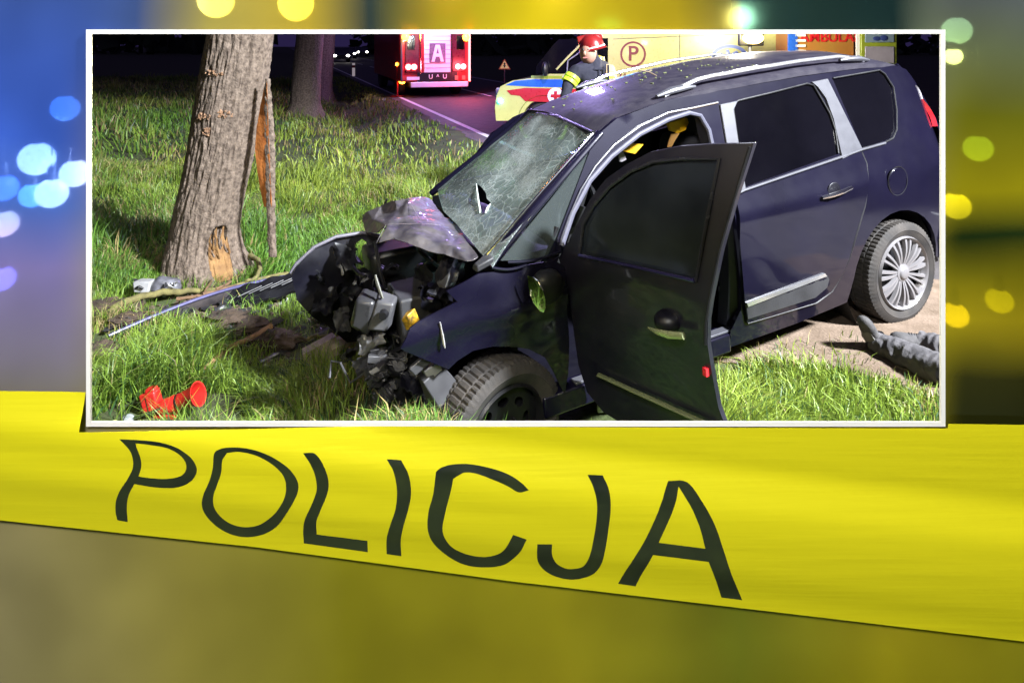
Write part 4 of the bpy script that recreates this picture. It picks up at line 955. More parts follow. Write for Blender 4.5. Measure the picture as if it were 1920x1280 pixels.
for k in range(46):
    x_ = random.uniform(200, 690); P = gpt(x_, 618-.16*(x_-200)+random.gauss(12, 26)+.28*max(0, x_-480), .02); sz_ = random.uniform(.04, .13)
    e0 = Vector((random.gauss(0, 1), random.gauss(0, 1), random.gauss(0, .35))).normalized(); e1 = e0.cross(Vector((random.gauss(0, .4), random.gauss(0, .4), 1))).normalized(); e2 = e0.cross(e1)
    sh_.grid(lambda u, v: P+Vector((0, 0, .02))+e0*(u-.5)*sz_*(1+.5*noise.noise(Vector((v*4, k, 0))))+e1*(v-.5)*sz_*.5*(1+.6*noise.noise(Vector((u*4, k, 7))))+e2*sz_*.2*noise.noise(Vector((u*3, v*3, k*2.))), 5, 4, thick=e2*.003)
tag(sh_.build('plastic_shards', mat('broken black trim', (.008, .008, .009), .35, col2=(.05, .05, .052), scale=3), smooth=40), 'dark broken trim shards scattered between tree and wreck', kind='stuff')
P = gpt(1137, 755, .05); o_ = thing_at('plastic_fragment', P, 'small pale plastic fragment under the open door', 'car part')
m = MB(); m.box((0, 0, .0), (.07, .05, .08), jit=.015); m.build('shell', mat('pale plastic', (.55, .55, .57), .4), o_, bevel=.006)
m = MB(); m.box((.045, -.01, -.01), (.02, .05, .07), jit=.01); m.build('clip', black, o_)

# red tool in the grass: flared funnel, collar, block and a metal rod
Pt = gpt(325, 758, .06); mega = thing_at('red_funnel_tool', Pt, 'bright red plastic funnel tool with a metal rod lying in the grass', 'tool')
q0, q1 = at(302, 765, Pt.y), at(372, 738, Pt.y-.02); ax = (q1-q0).normalized()
MT = Matrix.Translation(q0-Pt) @ ax.to_track_quat('Z', 'Y').to_matrix().to_4x4()
Ln = (q1-q0).length
MB().lathe([(.036, Ln*.52), (.038, Ln*.62), (.044, Ln*.8), (.058, Ln*.97), (.060, Ln), (.054, Ln*.995), (.038, Ln*.7)], 30, MT).build('funnel', red_pl, mega)
MB().lathe([(0, .0), (.036, .0), (.0375, .01), (.0375, Ln*.48), (.036, Ln*.49), (.030, Ln*.52)], 30, MT).build('barrel', red_pl, mega)
MB().lathe([(.0385, Ln*.475), (.040, Ln*.49), (.040, Ln*.51), (.0385, Ln*.525)], 30, MT).build('collar', black, mega)
m = MB(); c_ = at(284, 752, Pt.y)-Pt; m.box(c_, (.075, .06, .10), rot=Matrix.Rotation(R(-14), 3, 'Y'), jit=.004); m.box(c_+Vector((0, 0, .055)), (.05, .045, .03), rot=Matrix.Rotation(R(-14), 3, 'Y')); m.build('block', red_pl, mega, bevel=.008)
m = MB(); c_ = at(312, 778, Pt.y)-Pt; m.box(c_, (.11, .05, .022), rot=Matrix.Rotation(R(8), 3, 'Y'), jit=.006); m.tube([c_+Vector((.05, 0, .0)), c_+Vector((.03, 0, .05)), c_+Vector((.0, 0, .01))], .009, 6); m.build('foot', red_pl, mega, bevel=.004)
m = MB(); m.tube([at(250, 784, Pt.y-.06)-Pt, at(302, 765, Pt.y-.06)-Pt], .007, 8); m.build('rod', chrome, mega)
m = MB(); m.ball(at(240, 786, Pt.y-.06)-Pt, .028, 16, 10, sc=(1.1, 1, .9)); m.build('clear_knob', mat('clear plastic', (.6, .65, .65), .1, trans=.6), mega)

# ------------------------------------------------------------------ people
def skin_body(name, J, edges, rad, mm, parent, root):
    ks = list(J); me = bpy.data.meshes.new(name); me.from_pydata([J[k] for k in ks], [(ks.index(a), ks.index(b)) for a, b in edges], [])
    o = bpy.data.objects.new(name, me); COL.objects.link(o); o.parent = parent
    o.modifiers.new('skin', 'SKIN').use_smooth_shade = True
    sk = me.skin_vertices[0].data if me.skin_vertices else None
    if sk is None:
        bm = bmesh.new(); bm.from_mesh(me); bm.verts.layers.skin.verify(); bm.to_mesh(me); bm.free(); sk = me.skin_vertices[0].data
    for k, s in zip(ks, sk):
        r_ = rad[k]; s.radius = (r_, r_) if not hasattr(r_, '__len__') else r_
        s.use_root = (k == root)
    sub = o.modifiers.new('sub', 'SUBSURF'); sub.levels = 2; sub.render_levels = 2
    tx = bpy.data.textures.get('folds') or bpy.data.textures.new('folds', 'CLOUDS'); tx.noise_scale = .09
    dd = o.modifiers.new('folds', 'DISPLACE'); dd.texture = tx; dd.strength = .018; dd.texture_coords = 'GLOBAL'
    me.materials.append(mm); return o
# casualty lying on the ground, only lower legs in the open view
trou = mat('grey work trousers', (.05, .047, .05), .92, col2=(.115, .108, .112), scale=14, bump=.5, bscale=50)
Pc = gpt(1655, 640, .0); per = thing_at('person', Pc, 'person lying on the verge in grey trousers and grey shoes, legs towards the wreck', 'person')
f1 = gpt(1640, 640, .05)-Pc; k1 = gpt(1758, 690, .07)-Pc
f2_ = gpt(1722, 640, .05)-Pc; k2 = gpt(1830, 668, .08)-Pc
dv = (k1-f1).normalized(); 
def gz(v): p_ = Pc+v; return float(ground_z(p_.x, p_.y))-Pc.z
J = {}; J['ank1'] = f1; J['calf1'] = f1.lerp(k1, .5)+Vector((0, 0, .01)); J['knee1'] = k1; J['ank2'] = f2_; J['knee2'] = k2
hip = k1+Vector((.33, -.36, 0)); hip.z = gz(hip)+.14
J['hip'] = hip; J['thigh1'] = k1.lerp(hip, .5); J['thigh2'] = k2.lerp(hip, .5)
J['chest'] = hip+Vector((.28, -.36, 0)); J['chest'].z = gz(J['chest'])+.15; J['neck'] = J['chest']+Vector((.10, -.13, .02)); J['head'] = J['neck']+Vector((.07, -.09, .02)); J['crown'] = J['head']+Vector((.07, -.08, .0))
J['sh'] = J['chest']+Vector((.14, .06, .0)); J['elb'] = J['sh']+Vector((.10, .24, -.06)); J['hand'] = J['elb']+Vector((-.18, .15, -.03))
rad = dict(ank1=.048, calf1=.064, knee1=.07, ank2=.048, knee2=.07, hip=.15, thigh1=.09, thigh2=.09, chest=.15, neck=.06, head=.085, crown=.07, sh=.07, elb=.045, hand=.03)
skin_body('body', J, [('ank1', 'calf1'), ('calf1', 'knee1'), ('knee1', 'thigh1'), ('thigh1', 'hip'), ('ank2', 'knee2'), ('knee2', 'thigh2'), ('thigh2', 'hip'), ('hip', 'chest'), ('chest', 'neck'), ('neck', 'head'), ('head', 'crown'), ('chest', 'sh'), ('sh', 'elb'), ('elb', 'hand')], rad, trou, per, 'hip')
shoe = mat('grey suede shoe', (.04, .038, .038), .92, col2=(.085, .08, .08), scale=25, bump=.3, bscale=120); sole = mat('pale sole', (.14, .13, .12), .8)
for k, (A_, dirn, wdn) in enumerate(((f1, at(1622, 606, (Pc+f1).y-.04)-Pc-f1, .05), (f2_, at(1676, 632, (Pc+f2_).y-.06)-Pc-f2_, .06))):
    dirn = dirn.normalized()
    s = MB(); s.tube([A_-dirn*.04, A_-dirn*.01, A_+dirn*.03, A_+dirn*.07, A_+dirn*.11, A_+dirn*.15, A_+dirn*.175, A_+dirn*.19], [.047, .053, .050, .047, .046, .043, .034, .012], 18, flat=.72); so_ = s.build('shoe', shoe, per, smooth=60)
    s = MB(); s.tube([A_-dirn*.03+Vector((0, -.01, -.045)), A_+dirn*.10+Vector((0, 0, -.045)), A_+dirn*.19+Vector((0, 0, -.02))], [.03, .042, .012], 10, flat=.4); s.build('sole', sole, so_)
    s = MB(); 
    for i in range(4):
        c_ = A_+dirn*(.02+.02*i)+Vector((0, 0, .030)); s.tube([c_+Vector((-.012, -.030, -.012)), c_+Vector((0, -.012, .006)), c_+Vector((.012, .012, .004))], .0025, 5)
    s.build('lace', black, so_)
def trouser(A_, B_, r0, r1, sd):
    n_ = 46; pts = [A_.lerp(B_, .04+.96*i/n_)+Vector((0, 0, .008*noise.noise(Vector((i*.3, sd, 0))))) for i in range(n_+1)]; q_ = 22; m = MB()
    t = (B_-A_).normalized(); u_ = t.cross(Vector((0, 0, 1))).normalized(); v_ = u_.cross(t)
    for i, p_ in enumerate(pts):
        k_ = i/n_; r_ = r0+(r1-r0)*k_
        for j in range(q_):
            a_ = 2*math.pi*j/q_; cr = 1-abs(noise.noise(Vector((math.cos(a_)*1.3+k_*3, math.sin(a_)*1.3, k_*(7 if k_ < .5 else 4)+sd))))*2
            m.v.append(p_+(u_*math.cos(a_)+v_*math.sin(a_)*.86)*(r_*(.90+.30*cr*(1-.5*k_))))
    m.f = [(i*q_+j, i*q_+(j+1) % q_, (i+1)*q_+(j+1) % q_, (i+1)*q_+j) for i in range(n_) for j in range(q_)]
    o = m.build('trouser_leg', trou, per, smooth=80); o.modifiers.new('sub', 'SUBSURF').levels = 1
trouser(f1, k1+(k1-f1)*.15, .062, .088, 3); trouser(f2_, k2+(k2-f2_)*.15, .062, .085, 8)
s = MB(); s.tube([f1.lerp(k1, .0), f1.lerp(k1, .06)], [.062, .066], 12); s.build('sock', black, per)

# firefighter behind the roof of the wreck
ffP = Vector(at(1105, 100, 6.6)); ffP.z = 0
fire = thing_at('person', ffP, 'firefighter in red helmet and dark coat leaning over the far side of the wreck', 'person')
def F(x, y, D): return at(x, y, D)-ffP
coat = mat('dark fire coat', (.006, .0065, .016), .9, col2=(.016, .016, .03), scale=12, bump=.6, bscale=30)
tan = mat('tan fire coat', (.36, .25, .13), .85, bump=.3, bscale=60)
J = dict(hip=F(1118, 235, 6.75), waist=F(1116, 190, 6.75), chest=F(1110, 142, 6.65), neck=F(1112, 112, 6.6), head=F(1105, 98, 6.55), crown=F(1108, 82, 6.57),
         shl=F(1080, 135, 6.5), ell=F(1064, 160, 6.45), hal=F(1058, 196, 6.3), shr=F(1136, 132, 6.75), elr=F(1146, 162, 6.6), har=F(1135, 186, 6.4),
         kl=F(1100, 300, 6.75), kr=F(1140, 300, 6.8), fl=F(1098, 388, 6.75), fr=F(1142, 386, 6.8))
J['fl'].z = .07; J['fr'].z = .07; J['kl'].z = .5; J['kr'].z = .5; J['hip'].z = .92
rad = dict(hip=.17, waist=.17, chest=.18, neck=.065, head=.085, crown=.08, shl=.085, ell=.062, hal=.045, shr=.085, elr=.062, har=.045, kl=.085, kr=.085, fl=.06, fr=.06)
skin_body('body', J, [('hip', 'waist'), ('waist', 'chest'), ('chest', 'neck'), ('neck', 'head'), ('head', 'crown'), ('chest', 'shl'), ('shl', 'ell'), ('ell', 'hal'), ('chest', 'shr'), ('shr', 'elr'), ('elr', 'har'), ('hip', 'kl'), ('kl', 'fl'), ('hip', 'kr'), ('kr', 'fr')], rad, coat, fire, 'hip')
hd = J['head']; face = MB(); face.ball(hd+Vector((-.015, -.02, -.01)), .10, 18, 14, sc=(.85, .95, 1.15)); fo = face.build('face', mat('skin', (.42, .22, .16), .55, var=.1), fire)
nz_ = MB(); nz_.ball(hd+Vector((-.06, -.105, -.01)), .02, 8, 6, sc=(.8, 1, 1.3)); nz_.build('nose', MATS['skin'], fo)
for dx in (-.075, -.025): MB().ball(hd+Vector((dx, -.10, .025)), .012, 8, 6).build('eye', black, fo)
ey = MB(); ey.box(hd+Vector((-.05, -.103, -.055)), (.05, .012, .012)); ey.build('mouth', mat('lip', (.3, .1, .09), .6), fo)
he = MB(); Mh = Matrix.Translation(J['crown']+Vector((.005, 0, -.015))) @ Matrix.Rotation(R(-14), 4, 'Y')
he.lathe([(.0, .115), (.05, .108), (.095, .075), (.125, .02), (.13, -.03), (.150, -.05), (.146, -.056), (.12, -.045)], 30, Mh); ho_ = he.build('helmet', mat('red helmet', (.22, .012, .012), .3, coat=1), fire)
he = MB(); he.box((0, 0, .075), (.26, .03, .085), Mh); he.build('crest', mat('red helmet', (.5, .02, .02)), ho_, bevel=.012)
he = MB(); he.lathe([(.132, -.02), (.134, -.03), (.132, -.04)], 30, Mh); he.build('reflective_band', mat('silver reflex', (.7, .7, .75), .3, .3), ho_)
lime = mat('lime reflective tape', (.55, .75, .04), .4, emit=(.5, .8, .05), es=.12)
st = MB()
for a_, b_, r_ in (('shl', 'ell', .088), ('shr', 'elr', .088)):
    for t in (.45, .75): c_ = J[a_].lerp(J[b_], t); d_ = (J[b_]-J[a_]).normalized(); st.tube([c_-d_*.018, c_+d_*.018], r_*.95, 14)
c_ = J['chest'].lerp(J['waist'], .35); st.tube([c_+Vector((0, 0, .03)), c_-Vector((0, 0, .03))], .205, 20)
st.build('reflective_tape', lime, fire)
sl = MB(); sl.tube([J['shr'], J['shr'].lerp(J['elr'], .5), J['elr']], [.098, .088, .078], 14); sl.build('sleeve', tan, fire)
gl = MB(); gl.ball(J['hal'], .045, 12, 8, fn=lambda d: 1+.2*noise.noise(d*3)); gl.build('glove', redp, fire)
gl = MB(); gl.ball(J['har'], .055, 12, 8, fn=lambda d: 1+.2*noise.noise(d*3)); gl.build('glove', black, fire)
bl = MB(); bl.lathe([(.0, .05), (.05, .045), (.085, .0), (.09, -.07), (.11, -.10)], 22, Matrix.Translation(J['neck']+Vector((.0, .0, .0)))); bl.build('collar', coat, fire)
bl = MB(); bl.lathe([(.0, .26), (.05, .25), (.075, .20), (.075, -.20), (.05, -.25), (0, -.26)], 18, Matrix.Translation(J['chest']+Vector((.06, .24, -.05))) @ Matrix.Rotation(R(12), 4, 'Y')); bl.build('air_cylinder', mat('yellow cylinder', (.35, .28, .02), .35), fire)
for k in range(3):
    MB().tube([J['shr'].lerp(J['chest'], k/3)+Vector((0, -.16, .06)), J['shr'].lerp(J['chest'], k/3)+Vector((0, -.19, -.12))], .012, 6).build('coat_fold', coat, fire)

# ------------------------------------------------------------------ vehicles behind
def glow(name, col, s): return mat(name, (.2*col[0]+.02, .2*col[1]+.02, .2*col[2]+.02), .4, emit=col, es=s, var=0)
red_glow = glow('lit red lamp', (1, .07, .07), 22); amber_glow = glow('lit amber lamp', (1, .30, .02), 22); blue_glow = glow('lit blue lamp', (.05, .35, 1), 18); white_glow = glow('lit head lamp', (1, .95, .85), 30)
def text_mesh(txt, size, name, mm, parent, M, ext=.004):
    cu = bpy.data.curves.new('t', 'FONT'); cu.body = txt; cu.size = size; cu.align_x = 'CENTER'; cu.align_y = 'CENTER'; cu.extrude = ext; cu.offset = size*.012
    o = bpy.data.objects.new('t', cu); COL.objects.link(o); dg = bpy.context.evaluated_depsgraph_get()
    me = bpy.data.meshes.new_from_object(o.evaluated_get(dg)); bpy.data.objects.remove(o)
    me.materials.clear(); me.materials.append(mm); o2 = bpy.data.objects.new(name, me); COL.objects.link(o2); o2.parent = parent; o2.matrix_local = M; return o2
def frame2(P, xdir):
    """local frame: x along xdir (horizontal), y into the thing, z up"""
    x = Vector((xdir[0], xdir[1], 0)).normalized(); z = Vector((0, 0, 1)); y = z.cross(x)
    M = Matrix((x, y, z)).transposed().to_4x4(); M.translation = P; return M
UPR = Matrix.Rotation(R(90), 4, 'X')      # text upright facing local -y

# fire engine seen from the back
FEM = frame2(Vector((at(818, 183, 20.6).x, 20.6, 0)), (1, .335)); fe = empty('fire_engine', FEM, 'red fire engine on the road seen from behind with lit lamps', 'fire engine')
m = MB(); m.box((0, 3.6, 1.85), (2.3, 7.0, 2.7)); m.build('body', redp, fe, bevel=.05)
m = MB(); m.box((.0, 3.6, .45), (1.6, 6.6, .3)); m.build('chassis', black, fe)
m = MB(); m.box((.05, .08, 1.68), (.86, .06, 1.9)); m.build('shutter', white_pt, fe, bevel=.01)
for k in range(13):
    m = MB(); m.box((.05, .045, .80+k*.145), (.84, .014, .012)); m.build('shutter_slat_line', lgrey_pl, fe)
m = MB(); m.box((.05, .035, 1.42), (.52, .02, .62)); em_ = m.build('emblem_panel', mat('grey emblem', (.16, .12, .16), .5, var=.3, scale=20), fe)
m = MB()
panel([(-.20, -.28), (-.07, .26), (.07, .26), (.20, -.28), (.10, -.28), (.06, -.12), (-.06, -.12), (-.10, -.28)], lambda x, z: (.05+x, .018, 1.42+z), [[(-.045, -.02), (0, .16), (.045, -.02)]], res=.1, thick=.006, mb=m); m.build('emblem_letter', white_pt, em_)
for s in (-1, 1):
    m = MB(); m.box((s*.76, .07, 1.75), (.46, .05, 1.9)); m.build('rear_locker', mat('dark locker', (.10, .01, .02), .3, var=.3), fe, bevel=.02)
    m = MB(); m.box((s*.80, .03, 1.75), (.25, .03, .45)); m.build('rear_window', tint, fe, bevel=.02)
    m = MB(); m.tube([(s*.50, .02, .75), (s*.50, .02, 2.7)], .02, 8); m.build('grab_rail', chrome, fe)
    m = MB(); m.box((s*1.10, .02, 1.5), (.05, .04, 2.0)); m.build('corner_strip', red_glow if s > 0 else silver, fe)
    for k in (0, 1):
        m = MB(); m.ball((s*(.80+.0)+(.09 if k else -.09), .0, .98 if s < 0 else .98), .095, 14, 9, sc=(1, .5, 1)); m.build('tail_light', red_glow, fe)
    m = MB(); m.ball((s*.98, -.02, 1.92), .12, 14, 9); m.build('flashing_lamp', amber_glow, fe)
    for yy in (1.4, 5.8):
        m = MB(); m.lathe([(.15, -.14), (.42, -.15), (.48, -.10), (.48, .10), (.42, .15), (.15, .14)], 28, Matrix.Translation((s*.95, yy, .48)) @ Matrix.Rotation(R(90), 4, 'Y'), closed=True); m.build('tyre', rubber, fe)
m = MB(); m.box((.08, -.14, .42), (1.85, .10, .17)); m.build('bumper', white_pt, fe, bevel=.02)
m = MB(); m.box((.05, .03, .64), (1.3, .05, .32)); m.build('towing_panel', black, fe)
text_mesh('U  ^  U', .20, 'towing_hooks', white_pt, fe, Matrix.Translation((.05, -.005, .66)) @ UPR)
m = MB(); m.box((-.74, .0, .62), (.40, .02, .10)); m.build('number_plate', mat('lit plate', (.6, .55, .65), .4, emit=(.8, .6, 1), es=.25), fe)
for x_ in (.66, .90): MB().box((x_, .0, .62), (.11, .02, .14)).build('reflector', mat('brown reflector', (.4, .2, .1), .4), fe)
for s in (-.7, 0, .7):
    m = MB(); m.lathe([(0, .14), (.07, .13), (.09, .0)], 14, Matrix.Translation((s, .3, 3.2))); m.build('beacon', blue_glow, fe)
for nm, loc, pw, c in (('fire_engine_red_light', FEM @ Vector((.9, -.8, .98)), 110, (1, .10, .12)), ('fire_engine_blue_light', FEM @ Vector((0, -1.6, 3.4)), 800, (.5, .32, 1)), ('fire_engine_amber_light', FEM @ Vector((-.9, -.5, 2)), 60, (1, .4, .05))):
    lamp(nm, 'POINT', loc, pw, c, radius=.15)
# traffic cone lamp left of the fire engine
P = gpt(745, 182); o_ = thing_at('warning_lamp', P, 'orange warning lamp on a stand left of the fire engine', 'warning lamp')
m = MB(); m.tube([(0, 0, 0), (0, 0, 1.0)], .03, 8); m.box((0, 0, .02), (.4, .3, .04)); m.build('stand', redp, o_)
m = MB(); m.ball((0, 0, 1.05), .06, 12, 8); m.build('lamp', amber_glow, o_)
m = MB(); m.ball((.16, -.05, .5), .08, 12, 8, sc=(1.3, .7, 1)); m.build('lamp', amber_glow, o_)

# ambulance, side on
NOSE = at(928, 240, 11.7); NOSE.z = 0
AXD = Vector((.972, -.235, 0)).normalized(); AM = frame2(NOSE, AXD); AMI = AM.inverted()
amb = empty('ambulance', AM, 'pale yellow ambulance with blue and red stripes and a ringed letter P', 'ambulance')
amb_y = mat('pale yellow paint', (.46, .46, .15), .3, coat=.6, var=.06)
prof = [(.02, .30), (0, .55), (.03, .75), (.10, .92), (.32, 1.03), (.95, 1.12), (1.50, 1.62), (1.68, 1.86), (1.95, 1.95), (2.5, 1.99), (5.1, 2.0), (5.2, 1.9), (5.25, .6), (5.2, .32), (4.55, .32)]+arc((4.15, .32), .39, 0, 180, 10)+[(1.30, .32)]+arc((.90, .32), .39, 0, 180, 10)
def vbody(prof, width, y0, name, mm, parent, bev=.05):
    m = MB(); panel(prof, lambda x, z: (x, y0, z), res=.25, thick=width, tdir=(0, 1, 0), mb=m); return m.build(name, mm, parent, smooth=30, bevel=bev)
vbody(prof, 1.95, 0, 'body', amb_y, amb)
def on_van(x, y, off=0):
    o = AMI @ Vector((0, 0, H)); d = AMI.to_3x3() @ Vector(((x-CX)/FPX, 1, -(y-CY)/FPX)); P = o+d*((off-o.y)/d.y); return (P.x, P.z)
def decal(px, name, mm, off=-.006, holes=(), parent=amb, th=.004, res=.3):
    return panel([on_van(*q) for q in px], lambda x, z: (x, off, z), [[on_van(*q) for q in h] for h in holes], res=res, thick=th, tdir=(0, 1, 0)).build(name, mm, parent, smooth=0)
blue_p = mat('blue stripe', (.02, .10, .48), .3, coat=.5); red_p = mat('red stripe', (.42, .02, .03), .3, coat=.5); lime_p = mat('lime stripe', (.26, .32, .03), .35)
maroon = mat('maroon lettering', (.16, .03, .03), .5)
decal([(1004, 138), (1006, 124), (1036, 86), (1048, 74), (1140, 72), (1140, 140)], 'side_window', tint)
decal([(996, 142), (1150, 143), (1150, 148), (996, 147)], 'waist_stripe', lime_p)
decal([(948, 160), (966, 152), (1000, 149), (1160, 149), (1160, 166), (1000, 163)], 'side_stripe', blue_p)
decal([(950, 170), (985, 165), (1160, 169), (1160, 196), (985, 190), (975, 180), (958, 178)], 'side_stripe', red_p)
ro = decal(ell(1042, 180, 15, 15, 28), 'cross_disc', white_pt, -.012)
decal([(1039, 171), (1045, 171), (1045, 177), (1051, 177), (1051, 183), (1045, 183), (1045, 189), (1039, 189), (1039, 183), (1033, 183), (1033, 177), (1039, 177)], 'red_cross', red_p, -.018, parent=ro)
decal(ell(1187, 102, 24, 24, 40), 'letter_ring', maroon, -.006, [ell(1187, 102, 20.5, 20.5, 40)])
px_, pz_ = on_van(1187, 102); text_mesh('P', .36, 'letter', maroon, amb, Matrix.Translation((px_, -.008, pz_)) @ UPR)
px_, pz_ = on_van(1190, 148); text_mesh('/1 065', .22, 'lettering', maroon, amb, Matrix.Translation((px_, -.008, pz_)) @ UPR)
eb = decal(ell(1368, 106, 34, 22, 36), 'round_emblem', mat('emblem blue', (.10, .16, .40), .4), -.006, [ell(1368, 106, 27, 16, 36)])
for k in range(3):
    q = math.pi*k/3+.3; decal([(1368+20*math.cos(q)-3*math.sin(q), 106+13*math.sin(q)+3*math.cos(q)), (1368-20*math.cos(q)-3*math.sin(q), 106-13*math.sin(q)+3*math.cos(q)), (1368-20*math.cos(q)+3*math.sin(q), 106-13*math.sin(q)-3*math.cos(q)), (1368+20*math.cos(q)+3*math.sin(q), 106+13*math.sin(q)-3*math.cos(q))], 'emblem_bar', MATS['emblem blue'], -.006-.004*k, parent=eb)
px_, pz_ = on_van(1345, 117); text_mesh('H A', .2, 'lettering', mat('navy lettering', (.03, .04, .14), .5), amb, Matrix.Translation((px_, -.022, pz_)) @ UPR)
decal([(1274, 62), (1275.2, 62), (1275.2, 140), (1274, 140)], 'door_seam', grey_pl)
decal([(1150, 73), (1480, 60), (1480, 61), (1150, 74)], 'roof_seam', grey_pl)
for u in (.90, 4.15):
    m = MB(); m.lathe([(.18, -.10), (.30, -.11), (.335, -.06), (.335, .06), (.30, .11), (.18, .10), (.0, .09)], 30, Matrix.Translation((u, .13, .335)) @ Matrix.Rotation(R(90), 4, 'X')); m.build('wheel', rubber, amb)
    m = MB(); m.lathe([(.39, 0), (.45, -.02), (.46, .02)], 30, Matrix.Translation((u, .0, .32)) @ Matrix.Rotation(R(90), 4, 'X')); m.build('wheel_arch', lime_p if u < 2 else black, amb)
m = MB(); m.box((.02, .32, .80), (.10, .40, .18), rot=Matrix.Rotation(R(10), 3, 'Y')); m.build('headlamp', lens_clr, amb, bevel=.03)
m = MB(); m.ball((.10, -.01, .66), .05, 12, 8); m.build('corner_flasher', glow('lit cyan lamp', (.05, .55, 1), 22), amb)
m = MB(); m.ball((.02, .12, .46), .10, 12, 8, sc=(.6, 1, .8)); m.build('fog_lamp', lens_red, amb)
m = MB(); m.ball((.95, -.12, 1.25), .12, 12, 8, sc=(.5, .8, 1.1)); m.build('wing_mirror', black, amb)
m = MB(); m.tube([(1.13, -.01, 1.24), (1.30, -.02, 1.42), (1.52, -.01, 1.64), (1.72, .0, 1.88)], .02, 8); m.build('window_pillar', amb_y, amb)
m = MB(); m.tube([(1.32, -.03, 1.16), (1.34, -.05, 1.40), (1.52, -.05, 1.52)], .012, 6); m.build('grab_handle', lgrey_pl, amb)
m = MB(); m.box((2.0, .95, 2.06), (.35, 1.5, .12)); m.build('light_bar', blue_glow, amb, bevel=.03)
lamp('ambulance_blue_light', 'POINT', AM @ Vector((.4, -.9, 1.1)), 14, (.15, .35, 1), radius=.08)
lamp('ambulance_bar_light', 'POINT', AM @ Vector((1.4, -1.5, 2.6)), 420, (.5, .38, 1), radius=.15)
# warm work lamp on a stand between the vehicles
LP = at(1412, 72, 9.2); wl = thing_at('work_lamp', Vector((LP.x, LP.y, 0)), 'glaring warm work lamp on a mast in front of the ambulance', 'lamp')
m = MB(); m.tube([(0, .12, 0), (0, .12, LP.z+.1)], .025, 8)
for q in (0, 2.1, 4.2): m.tube([(0, .12, .6), (.5*math.cos(q), .12+.5*math.sin(q), .02)], .018, 6)
m.build('mast', grey_pl, wl)
m = MB(); m.ball((0, 0, LP.z), .10, 18, 12, sc=(1.5, .5, .8)); m.build('bulb', glow('lit warm lamp', (1, .72, .25), 40), wl)
m = MB(); m.box((0, .09, LP.z), (.36, .08, .22)); m.build('lamp_housing', black, wl, bevel=.02)
lamp('work_lamp_light', 'POINT', (LP.x-.5, LP.y-.9, LP.z+.25), 620, (1, .92, .70), radius=.15)

# second rescue vehicle with an opened rear door
RM = frame2(Vector((at(1492, 100, 9.9).x, 9.9, 0)), (1, .05)); rv = empty('rescue_vehicle', RM, 'orange and white box ambulance with AMBULANS lettering beyond the wreck', 'ambulance')
orange_p = mat('orange yellow paint', (.36, .11, .025), .35, coat=.5, col2=(.34, .20, .04), scale=1.2)
m = MB(); m.box((.48, 2.2, 1.45), (.95, 4.4, 2.1)); m.build('body', orange_p, rv, bevel=.05)
m = MB(); m.box((.50, -.01, 1.25), (.88, .02, .42)); m.build('rear_window', tint, rv, bevel=.03)
text_mesh('AMBULANS', .22, 'lettering', redp, rv, Matrix.Translation((.62, -.012, 1.79)) @ UPR)
m = MB(); m.box((-.06, -.02, 1.6), (.14, .03, 1.5)); m.build('striped_edge', blue_p, rv)
for k in range(6):
    m = MB(); m.box((.06, -.025, 1.50+k*.08), (.16, .02, .035)); m.build('vent_slat', white_pt, rv)
m = MB(); m.box((.96, -.03, 1.5), (.05, .03, 1.5)); m.build('door_post', white_pt, rv)
m = MB(); m.box((1.27, -.05, 1.45), (.56, .05, 1.5)); dr_ = m.build('open_door', lime_p, rv, bevel=.01)
m = MB(); m.box((1.27, -.085, 1.50), (.46, .02, .30)); m.build('door_pane', mat('pale door panel', (.30, .28, .35), .4), dr_, bevel=.02)
m = MB(); m.box((1.27, -.085, 1.86), (.46, .02, .30)); m.build('door_pane', mat('pale blue panel', (.18, .25, .33), .4), dr_, bevel=.02)
m = MB(); m.ball((1.22, -.10, 1.77), .05, 12, 8, sc=(1.3, .2, .7)); m.ball((1.33, -.10, 1.78), .05, 12, 8, sc=(1.3, .2, .9)); m.build('emblem', mat('navy emblem', (.03, .05, .2), .5), dr_)
for x in (.15, .85):
    m = MB(); m.lathe([(.15, -.10), (.33, -.11), (.36, 0), (.33, .11), (.15, .10)], 24, Matrix.Translation((x, .9, .36)) @ Matrix.Rotation(R(90), 4, 'Y'), closed=True); m.build('tyre', rubber, rv)

# warning sign, marker post, far cars
P = at(946, 122, 26); sg_ = thing_at('warning_sign', Vector((P.x, P.y, 0)), 'yellow triangular warning sign beside the road', 'road sign')
m = MB(); m.tube([(0, .03, 0), (0, .03, P.z+.1)], .03, 8); m.build('post', lgrey_pl, sg_)
tri_ = [(-.24, -.18), (.24, -.18), (0, .24)]
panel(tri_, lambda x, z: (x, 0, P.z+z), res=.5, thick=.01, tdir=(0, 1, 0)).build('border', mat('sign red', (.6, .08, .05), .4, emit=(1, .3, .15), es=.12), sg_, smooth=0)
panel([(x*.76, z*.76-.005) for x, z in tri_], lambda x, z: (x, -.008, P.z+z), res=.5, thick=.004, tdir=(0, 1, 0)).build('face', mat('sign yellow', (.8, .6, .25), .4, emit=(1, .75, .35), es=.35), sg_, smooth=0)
panel([(-.03, -.11), (.03, -.11), (.03, -.05), (.06, -.02), (.02, 0), (.045, .05), (0, .10), (-.045, .05), (-.02, 0), (-.06, -.02), (-.03, -.05)], lambda x, z: (x, -.014, P.z+z), res=.2, thick=.003, tdir=(0, 1, 0)).build('symbol', black, sg_, smooth=0)
P = gpt(663, 143); mp_ = thing_at('marker_post', P, 'white roadside marker post with a dark band', 'post')
m = MB(); m.box((0, 0, .33), (.14, .10, .74)); m.build('post', mat('post white', (.8, .78, .8), .4, emit=(1, .85, .9), es=.25), mp_, bevel=.02)
